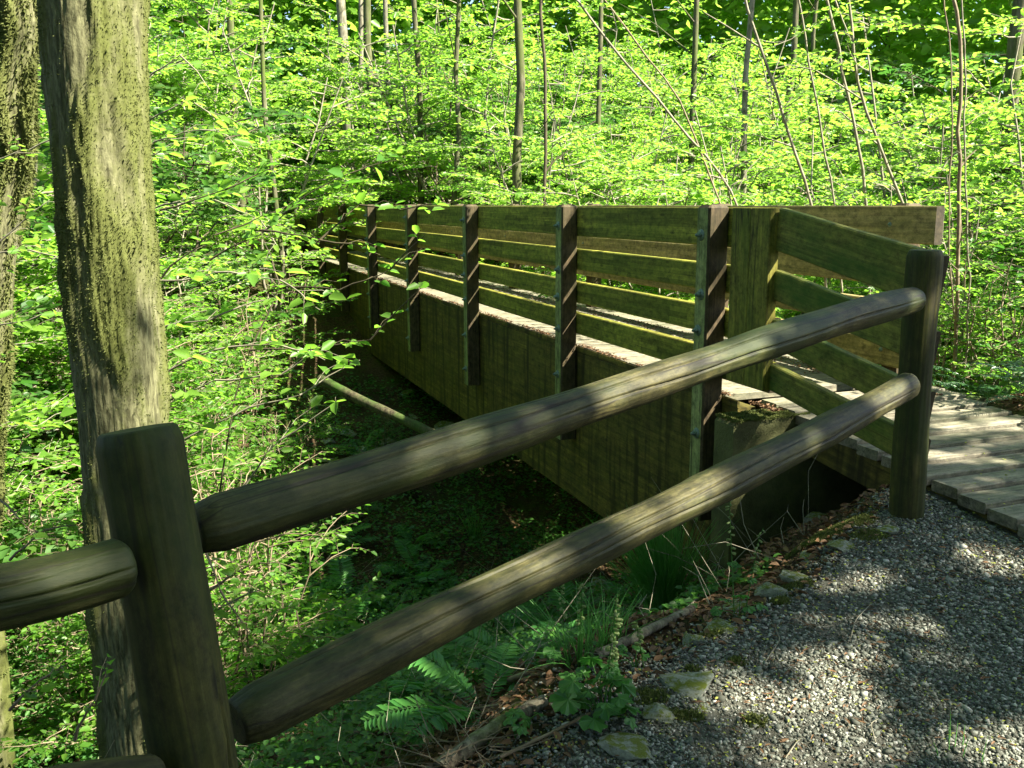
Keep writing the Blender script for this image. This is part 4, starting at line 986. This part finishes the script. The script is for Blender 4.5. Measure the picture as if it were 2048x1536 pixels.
# ================================================================== saplings behind the bridge
def sapling(pix, D, r0, r1, label, mat_, leaves=1, seed=0, extra=()):
    rg = np.random.default_rng(seed + 900)
    rb = ray(*pix[-1]); D = max(D, 5.0 / (rb @ N)) if pix[-1][0] < 1880 else D; f_ = D / F / (7.5 / F); r0 *= f_; r1 *= f_
    yb = at_depth(*pix[-1], D)[1]; P = np.array([at_y(px, py, yb) for px, py in pix])
    b0 = P[-1].copy(); gz = float(terrain(b0[0], b0[1])); d = P[-1] - P[-2]; d /= np.linalg.norm(d)
    pts = list(P)
    if b0[2] > gz: pts.append(np.array([b0[0] + d[0] * (b0[2] - gz) * .6, b0[1], gz - .05]))
    pts.insert(0, P[0] + (P[0] - P[1]) / np.linalg.norm(P[0] - P[1]) * 2.5)
    pts = np.array(pts[::-1]); n = 30; t = np.concatenate([[0], np.cumsum(np.linalg.norm(np.diff(pts, axis=0), axis=1))]); t /= t[-1]; tt = np.linspace(0, 1, n)
    Q = np.stack([np.interp(tt, t, pts[:, i_]) for i_ in range(3)], -1)
    for _ in range(1): Q[1:-1] = (Q[:-2] + Q[2:] + 2 * Q[1:-1]) / 4
    Q[1:-1] += rg.normal(0, .006, (n - 2, 3))
    A = Acc(); tube(A, Q, np.linspace(r0, r1, n), 8)
    LP, LD, LN, LL = [], [], [], []
    for k in range(int(9 * leaves)):
        u = rg.uniform(.2, .95); c0 = np.array([np.interp(u, tt, Q[:, i_]) for i_ in range(3)]); a = rg.uniform(0, 6.28); l = rg.uniform(.4, .9)
        twiggy(A, LP, LD, LN, LL, c0, c0 + np.array([math.cos(a) * l, math.sin(a) * l, l * rg.uniform(.1, .6)]), rg, r0 * .25, .052, .8, side_len=.25)
    for ex in extra:
        E3 = np.array([at_depth(px, py, D) for px, py in ex]); tube(A, E3, np.linspace(r0 * .6, r0 * .25, len(E3)), 6)
    root = empty('sapling', Q[0], label, 'sapling'); inv = Matrix.Translation(-Vector(Q[0]))
    o = link('trunk', A.mesh('trunk', True), root, mat_); o.matrix_parent_inverse = inv
    if LL:
        LL = np.array(LL); v, q = leaf_arrays(LP, LD, LN, LL, LL * .7); o = link('foliage', qmesh('foliage', v, q), root, LEAF_BRIGHT); o.matrix_parent_inverse = inv
sapling([(1492, 0), (1508, 60), (1530, 130), (1560, 190), (1585, 290), (1612, 370), (1630, 425)], 7.6, .014, .010, 'slim leaning sapling rising above the splice planks', TWIG_PALE, 1.2, 1, [[(1590, 295), (1545, 280), (1505, 268)], [(1520, 95), (1450, 50), (1400, 20)]])
sapling([(1697, 0), (1704, 60), (1706, 120), (1720, 180), (1742, 250), (1775, 330), (1815, 425)], 7.4, .014, .010, 'slim leaning sapling behind the end of the far railing', TWIG_PALE, 1.2, 2, [[(1725, 200), (1680, 170), (1630, 140), (1570, 128)], [(1670, 0), (1685, 40), (1704, 85)]])
sapling([(1905, -10), (1920, 40), (1922, 150), (1918, 300), (1921, 420), (1914, 560), (1912, 670)], 6.9, .017, .012, 'tall straight tan sapling right of the fence end post', TWIG, .8, 3, [[(1920, 335), (1935, 315), (1952, 300)]])
sapling([(1895, 60), (1905, 200), (1900, 330), (1897, 450), (1902, 560), (1910, 670)], 7.0, .007, .005, 'thin stem just left of the straight tan sapling', TWIG, .4, 4)
sapling([(1930, 300), (1932, 430), (1938, 560), (1936, 660)], 6.8, .008, .006, 'thin stem just right of the straight tan sapling', TWIG_PALE, .4, 5)
sapling([(1082, -10), (1084, 100), (1092, 160), (1090, 240), (1092, 300), (1088, 410)], 7.8, .016, .011, 'dark upright sapling above the third post from the right', TWIG_DARK, .8, 6, [[(1090, 345), (1110, 320), (1140, 300)]])
sapling([(1702, 215), (1712, 260), (1722, 320), (1730, 370), (1735, 425)], 7.8, .014, .011, 'pale crooked stem between the two leaning saplings', TWIG_PALE, .4, 7, [[(1702, 215), (1720, 205), (1732, 205)]])
sapling([(1330, 160), (1360, 200), (1388, 260), (1410, 330), (1440, 400), (1450, 430)], 7.5, .009, .006, 'thin reddish stem leaning left above the nearest post', TWIG, .6, 8)
sapling([(1425, 330), (1450, 360), (1470, 390), (1480, 420)], 7.2, .011, .009, 'forked pale stem just above the nearest bridge post', TWIG_PALE, .3, 9, [[(1470, 390), (1495, 340), (1535, 300)]])
sapling([(1655, 330), (1662, 370), (1672, 430)], 7.7, .009, .008, 'short pale stem between the leaning saplings', TWIG_PALE, .3, 10)

# ================================================================== forest trees beyond
def tree_thing(px, ytop, ybot, wpx, D, label, mat_, seed, lean=0, crown=True):
    if 560 < px < 2000 and crown is not False: D = max(D, 5.6 / (ray(px, ybot) @ N))
    rg = np.random.default_rng(seed + 300); p0 = at_depth(px, ybot, D); x, y = p0[0], p0[1]; z0 = float(terrain(x, y)); R = wpx * D / F / 2
    H = 13 + rg.uniform(0, 4); n = 12; t = np.linspace(0, 1, n)
    P = np.stack([x + lean * t * H + np.cumsum(rg.normal(0, .05, n)), y + np.cumsum(rg.normal(0, .05, n)), z0 - .2 + t * H], -1)
    off = p0[0] - np.interp(p0[2], P[:, 2], P[:, 0]); P[:, 0] += off
    A = Acc(); tube(A, P, R * np.linspace(1.25, .45, n), 12)
    for k in range(5):
        u = rg.uniform(.35, .9); c0 = np.array([np.interp(u, t, P[:, i_]) for i_ in range(3)]); a = rg.uniform(0, 6.28); l = rg.uniform(1, 2.2)
        tube(A, [c0, c0 + np.array([math.cos(a) * l * .5, math.sin(a) * l * .5, l * .4]), c0 + np.array([math.cos(a) * l, math.sin(a) * l, l * .7])], [R * .3, R * .2, R * .06], 5)
    root = empty('forest_tree', (x, y, z0), label, 'tree', None if 'among' not in label else 'slender trees deep in the wood'); inv = Matrix.Translation(-Vector((x, y, z0)))
    o = link('trunk', A.mesh('trunk', True), root, mat_); o.matrix_parent_inverse = inv
    if crown:
        o = link('crown', CROWN, root); o.location = (P[-1][0] - x, P[-1][1] - y, P[-1][2] - z0 - 1.5); o.rotation_euler.z = rg.uniform(0, 6)
def crown_mesh(seed, R, Hh, n_cl, per, leaf):
    rg = np.random.default_rng(seed); c = rg.normal(0, 1, (n_cl, 3)); c /= np.linalg.norm(c, axis=1)[:, None]; c *= (rg.uniform(.25, 1, (n_cl, 1)) ** .5) * [R, R, Hh]
    P = (c[:, None] + rg.normal(0, .34, (n_cl, per, 3)) * [1, 1, .35]).reshape(-1, 3); n = len(P)
    a = rg.uniform(0, 6.28, n); D = np.stack([np.cos(a), np.sin(a), rg.uniform(-.5, .2, n)], -1); L = leaf * rg.uniform(.6, 1.3, n)
    v, q = leaf_arrays(P, D, rg.normal(0, .4, (n, 3)) + [0, 0, 1], L, L * .8); me = qmesh('crown', v, q); me.materials.append(LEAF_MID); return me
CROWN = crown_mesh(5, 1.9, 2.6, 90, 34, .12)
for k, a in enumerate([(697, 0, 290, 20, 13, 'grey upright tree trunk left of centre beyond the bridge', BARK_GREY, 0), (742, 0, 190, 16, 16, 'broader trunk just right of the grey upright one', BARK_BG, .01), (722, 0, 140, 10, 14, 'thin pale trunk between two thicker ones', BARK_GREY, -.02),
                       (1040, 0, 120, 18, 15, 'dark mossy trunk at the top centre', BARK_BG, 0), (785, 120, 400, 10, 12, 'slender pale trunk right of the grey trunk', BARK_GREY, 0), (840, 60, 200, 11, 15, 'thin mossy trunk above the fourth railing bay', BARK_BG, 0),
                       (912, 60, 180, 10, 17, 'thin orange-tinged trunk above the railing middle', BARK_BG, .01), (1494, 60, 240, 12, 14, 'grey trunk behind the slim leaning sapling', BARK_GREY, .03), (1200, 0, 120, 10, 19, 'distant dark trunk right of the mossy one at the top centre', BARK_BG, 0),
                       (530, 0, 200, 9, 15, 'dark trunk above the arching branch on the left', BARK_BG, .01), (470, 0, 200, 14, 19, 'dark trunk behind the sunlit boughs on the left', BARK_BG, -.01), (1580, 0, 150, 14, 20, 'dark trunk in the shadowy gap at upper right', BARK_BG, .03),
                       (1625, 0, 140, 9, 21, 'twin trunk in the shadowy gap at upper right', BARK_BG, -.02), (2020, 60, 260, 30, 13, 'mossy trunk at the right edge of the photo', BARK_BG, 0), (1390, 0, 160, 12, 21, 'distant trunk above the nearest railing bay', BARK_BG, 0)]):
    tree_thing(*a[:7], k, a[7], None)
c = 0
while c < 6:
    a = math.radians(rng.uniform(-38, 38)); r = rng.uniform(16, 45); x, y = r * math.sin(a), r * math.cos(a)
    if corridor(x, y, 1): continue
    D = r * math.cos(a); px = 1024 + F * x / D
    tree_thing(px, 0, 350, F * rng.uniform(.07, .18) / D, D, 'slender tree among the others deep in the wood', BARK_BG if c % 3 else BARK_GREY, 50 + c, rng.normal(0, .03), c % 3 == 0); c += 1

# far woods mass (stuff)
n = 150000; a = rng.uniform(-.72, .72, n); r = rng.uniform(32, 58, n); x, y = r * np.sin(a), r * np.cos(a)
cl = np.sin(a * 37 + r * .3) + np.sin(a * 91 - r * .5) * .6; hmax = 17 + 2.5 * cl
z = terrain(x, y) + hmax * rng.uniform(0, 1, n) ** .9
aa = rng.uniform(0, 6.28, n); D = np.stack([np.cos(aa), np.sin(aa), rng.uniform(-.5, .2, n)], -1); L = rng.uniform(.28, .58, n)
v, q = leaf_arrays(np.stack([x, y, z], -1), D, rng.normal(0, .5, (n, 3)) + [0, 0, 1], L, L * .75)
tag(link('far_woods', qmesh('far_woods', v, q), m=LEAF_BRIGHT), 'distant mass of spring foliage behind the trees', 'woods', kind='stuff')

# ================================================================== unseen canopy trees, crowns placed up-sun and overhead to shape the shade
def canopy(name, base, crowns, label, leaf=.11, seed=1, mat_=LEAF_MID):
    rg = np.random.default_rng(seed); base = np.array(base, float); base[2] = float(terrain(base[0], base[1])) - .1
    root = empty(name, base, label, 'tree'); inv = Matrix.Translation(-Vector(base)); A = Acc()
    cen = np.mean([c_[0] for c_ in crowns], 0); fork = np.array([base[0], base[1], max(3.0, cen[2] * .55)])
    tube(A, [base, (base + fork) / 2 + rg.normal(0, .1, 3), fork], [.26, .2, .16], 14); PP = []
    for C_, R_, ncl, per in crowns:
        C_ = np.array(C_, float); tube(A, [fork, (fork + C_) / 2 + rg.normal(0, .3, 3), C_], [.13, .08, .04], 8)
        c = rg.normal(0, 1, (ncl, 3)); c /= np.linalg.norm(c, axis=1)[:, None]; c *= rg.uniform(.1, 1, (ncl, 1)) ** .45 * [R_, R_, R_ * .55]; c += C_
        for q_ in c[::3]: tube(A, [C_, (C_ + q_) / 2 + [0, 0, .1], q_], [.03, .02, .008], 4)
        PP.append((c[:, None] + rg.normal(0, .30, (ncl, per, 3)) * [.8, .8, .35]).reshape(-1, 3))
    PP = open_gaps(np.concatenate(PP)); n = len(PP); a = rg.uniform(0, 6.28, n); D = np.stack([np.cos(a), np.sin(a), rg.uniform(-.5, .2, n)], -1); L = leaf * rg.uniform(.6, 1.3, n)
    v, q = leaf_arrays(PP, D, rg.normal(0, .4, (n, 3)) + [0, 0, 1], L, L * .85)
    o = link('trunk', A.mesh('trunk', True), root, BARK_BG); o.matrix_parent_inverse = inv
    o = link('crown', qmesh('crown', v, q), root, mat_); o.matrix_parent_inverse = inv
GAPS = []   # leaves are cut away up-sun of these places, shaping the sun patches
for px, py, r_ in [(1652, 1318, .12), (1690, 1390, .10), (1507, 1401, .12), (1610, 1480, .13), (2010, 1500, .16), (1818, 1144, .10), (1983, 1124, .13), (1693, 1165, .09),
                   (1800, 1250, .10), (1590, 1103, .10), (1540, 1112, .09), (1486, 1120, .09), (1424, 1500, .11), (1700, 1490, .10), (1335, 1150, .12), (1300, 1120, .12), (1700, 1250, .05), (1900, 1330, .05)]:
    GAPS.append((ground(px, py), r_))
for px, py, D_, r_ in [(1365, 725, 2.9, .08), (1320, 738, 2.8, .05), (1000, 1170, 2.45, .07), (935, 1200, 2.35, .07), (1260, 1075, 2.8, .10), (1330, 1040, 2.9, .09), (40, 1150, 1.45, .04), (1160, 1110, 2.7, .05), (1310, 1130, 4.35, .22), (1290, 1180, 4.2, .2), (1335, 1080, 4.4, .2), (1480, 1170, 4.2, .06), (1150, 1400, 3.0, .05), (1240, 1400, 3.0, .04), (480, 1240, 3.4, .15), (560, 1180, 3.8, .15), (700, 1170, 3.9, .12), (850, 1180, 3.8, .12), (950, 1230, 3.5, .10), (780, 1260, 3.5, .12), (620, 1300, 3.2, .12), (1000, 1330, 3.1, .06), (880, 1060, 4.2, .12), (430, 700, 3.6, .28), (560, 700, 3.5, .28), (650, 715, 3.45, .2), (560, 600, 3.6, .25), (470, 820, 3.7, .25), (620, 780, 3.6, .2), (380, 600, 3.8, .3), (240, 350, 3.3, .3), (240, 120, 3.3, .3), (600, 450, 4.4, .25), (760, 540, 4.1, .15)]: GAPS.append((at_depth(px, py, D_), r_))
for px, py, r_ in [(1905, 830, .13), (1965, 905, .11), (1880, 905, .10), (2010, 850, .12), (1925, 855, .10), (1990, 950, .08), (1700, 790, .12), (1760, 800, .14), (1890, 950, .08)]:
    rr_ = ray(px, py); GAPS.append((np.array([0, 0, HC]) + rr_ * ((-.07 - HC) / rr_[2]), r_))
def open_gaps(P):
    keep = np.ones(len(P), bool)
    for g_, r_ in GAPS:
        v_ = P - g_; v_ = v_ - (v_ @ SUN)[:, None] * SUN; keep &= (v_ ** 2).sum(1) > (r_ * .8 + .04) ** 2
    return P[keep]
def up_sun(p, t): return np.array(p, float) + SUN * t
canopy('unseen_maple', (9.5, -1.5, 0), [(up_sun((.6, 2.2, .2), 11), 2.3, 92, 46), (up_sun((-.8, 1.6, .2), 12), 1.7, 70, 46), (up_sun((1.8, 3.2, .0), 10), 1.5, 36, 36), (up_sun((2.0, 1.2, -.2), 11.5), 1.8, 44, 40), (up_sun((2.6, 4.1, 0), 10.5), 1.5, 44, 40), (up_sun((1.6, 3.9, .8), 10.5), 1.2, 45, 40)], 'unseen tall maple beside the path, crowns placed to shade the fence', seed=2)
canopy('unseen_maple', (9.0, 2.2, 0), [(up_sun((.1, 4.6, -2.0), 11), 1.4, 40, 46)], 'unseen slim maple right of the bridge ramp, added to shade the ravine', seed=12)
canopy('unseen_maple', (-4.5, -3.0, 0), [((-3.5, -.5, 8.5), 2.8, 90, 40), ((-6, 1.5, 8), 2.4, 70, 40)], 'unseen maple added behind the viewer to block sky light over the ravine edge', seed=3)
canopy('unseen_maple', (1.5, -4.5, 0), [((0.5, -2.5, 8), 2.8, 90, 40), ((3.5, -3, 9), 2.4, 70, 40)], 'unseen maple added behind the viewer to block sky light over the path', seed=4)
canopy('unseen_maple', (4.5, -3.5, 0), [((2.2, -1.2, 7.5), 2.3, 130, 46), ((5.5, -2.2, 8.5), 2.4, 100, 46)], 'unseen maple added beside the path behind the viewer to block sky light', seed=6)
canopy('unseen_maple', (-4.2, 4.2, 0), [((-1.2, 2.4, 8.2), 2.3, 130, 46), ((-3.2, 6.2, 8.8), 2.2, 100, 46), ((1.6, 3.4, 8.8), 2.0, 110, 46), ((.6, 7, 9.2), 2.2, 110, 46)], 'unseen maple outside the left edge, crowns added overhead to darken the foreground', seed=8)
# unseen leaf mass behind the viewer (stuff), added to keep the path in shade
rg = np.random.default_rng(91); ncl = 1700
cx = rg.uniform(-13, 15, ncl); cy_ = -1.6 - 8 * rg.uniform(0, 1, ncl) ** 1.2; cz = rg.uniform(.2, 12, ncl)
P = (np.stack([cx, cy_, cz], -1)[:, None] + rg.normal(0, .4, (ncl, 30, 3)) * [1, 1, .5]).reshape(-1, 3)
P = P[P[:, 1] < -1.1]; P[:, 2] += terrain(P[:, 0], P[:, 1]); P = open_gaps(P); n = len(P); aa = rg.uniform(0, 6.28, n); D = np.stack([np.cos(aa), np.sin(aa), rg.uniform(-.6, .3, n)], -1); L = rg.uniform(.10, .22, n)
v, q = leaf_arrays(P, D, rg.normal(0, .6, (n, 3)) + [0, 0, 1], L, L * .8)
tag(link('unseen_leaf_mass', qmesh('unseen_leaf_mass', v, q), m=LEAF_SHADED), 'unseen leafy mass added behind the viewer to keep the path in shade', 'woods', kind='stuff')
for k in list(T):
    if not used[k]:
        for ch in list(T[k].children): bpy.data.objects.remove(ch)
        bpy.data.objects.remove(T[k])
print('tris', sum(len(m_.polygons) for m_ in bpy.data.meshes) * 2, 'objects', len(bpy.data.objects))
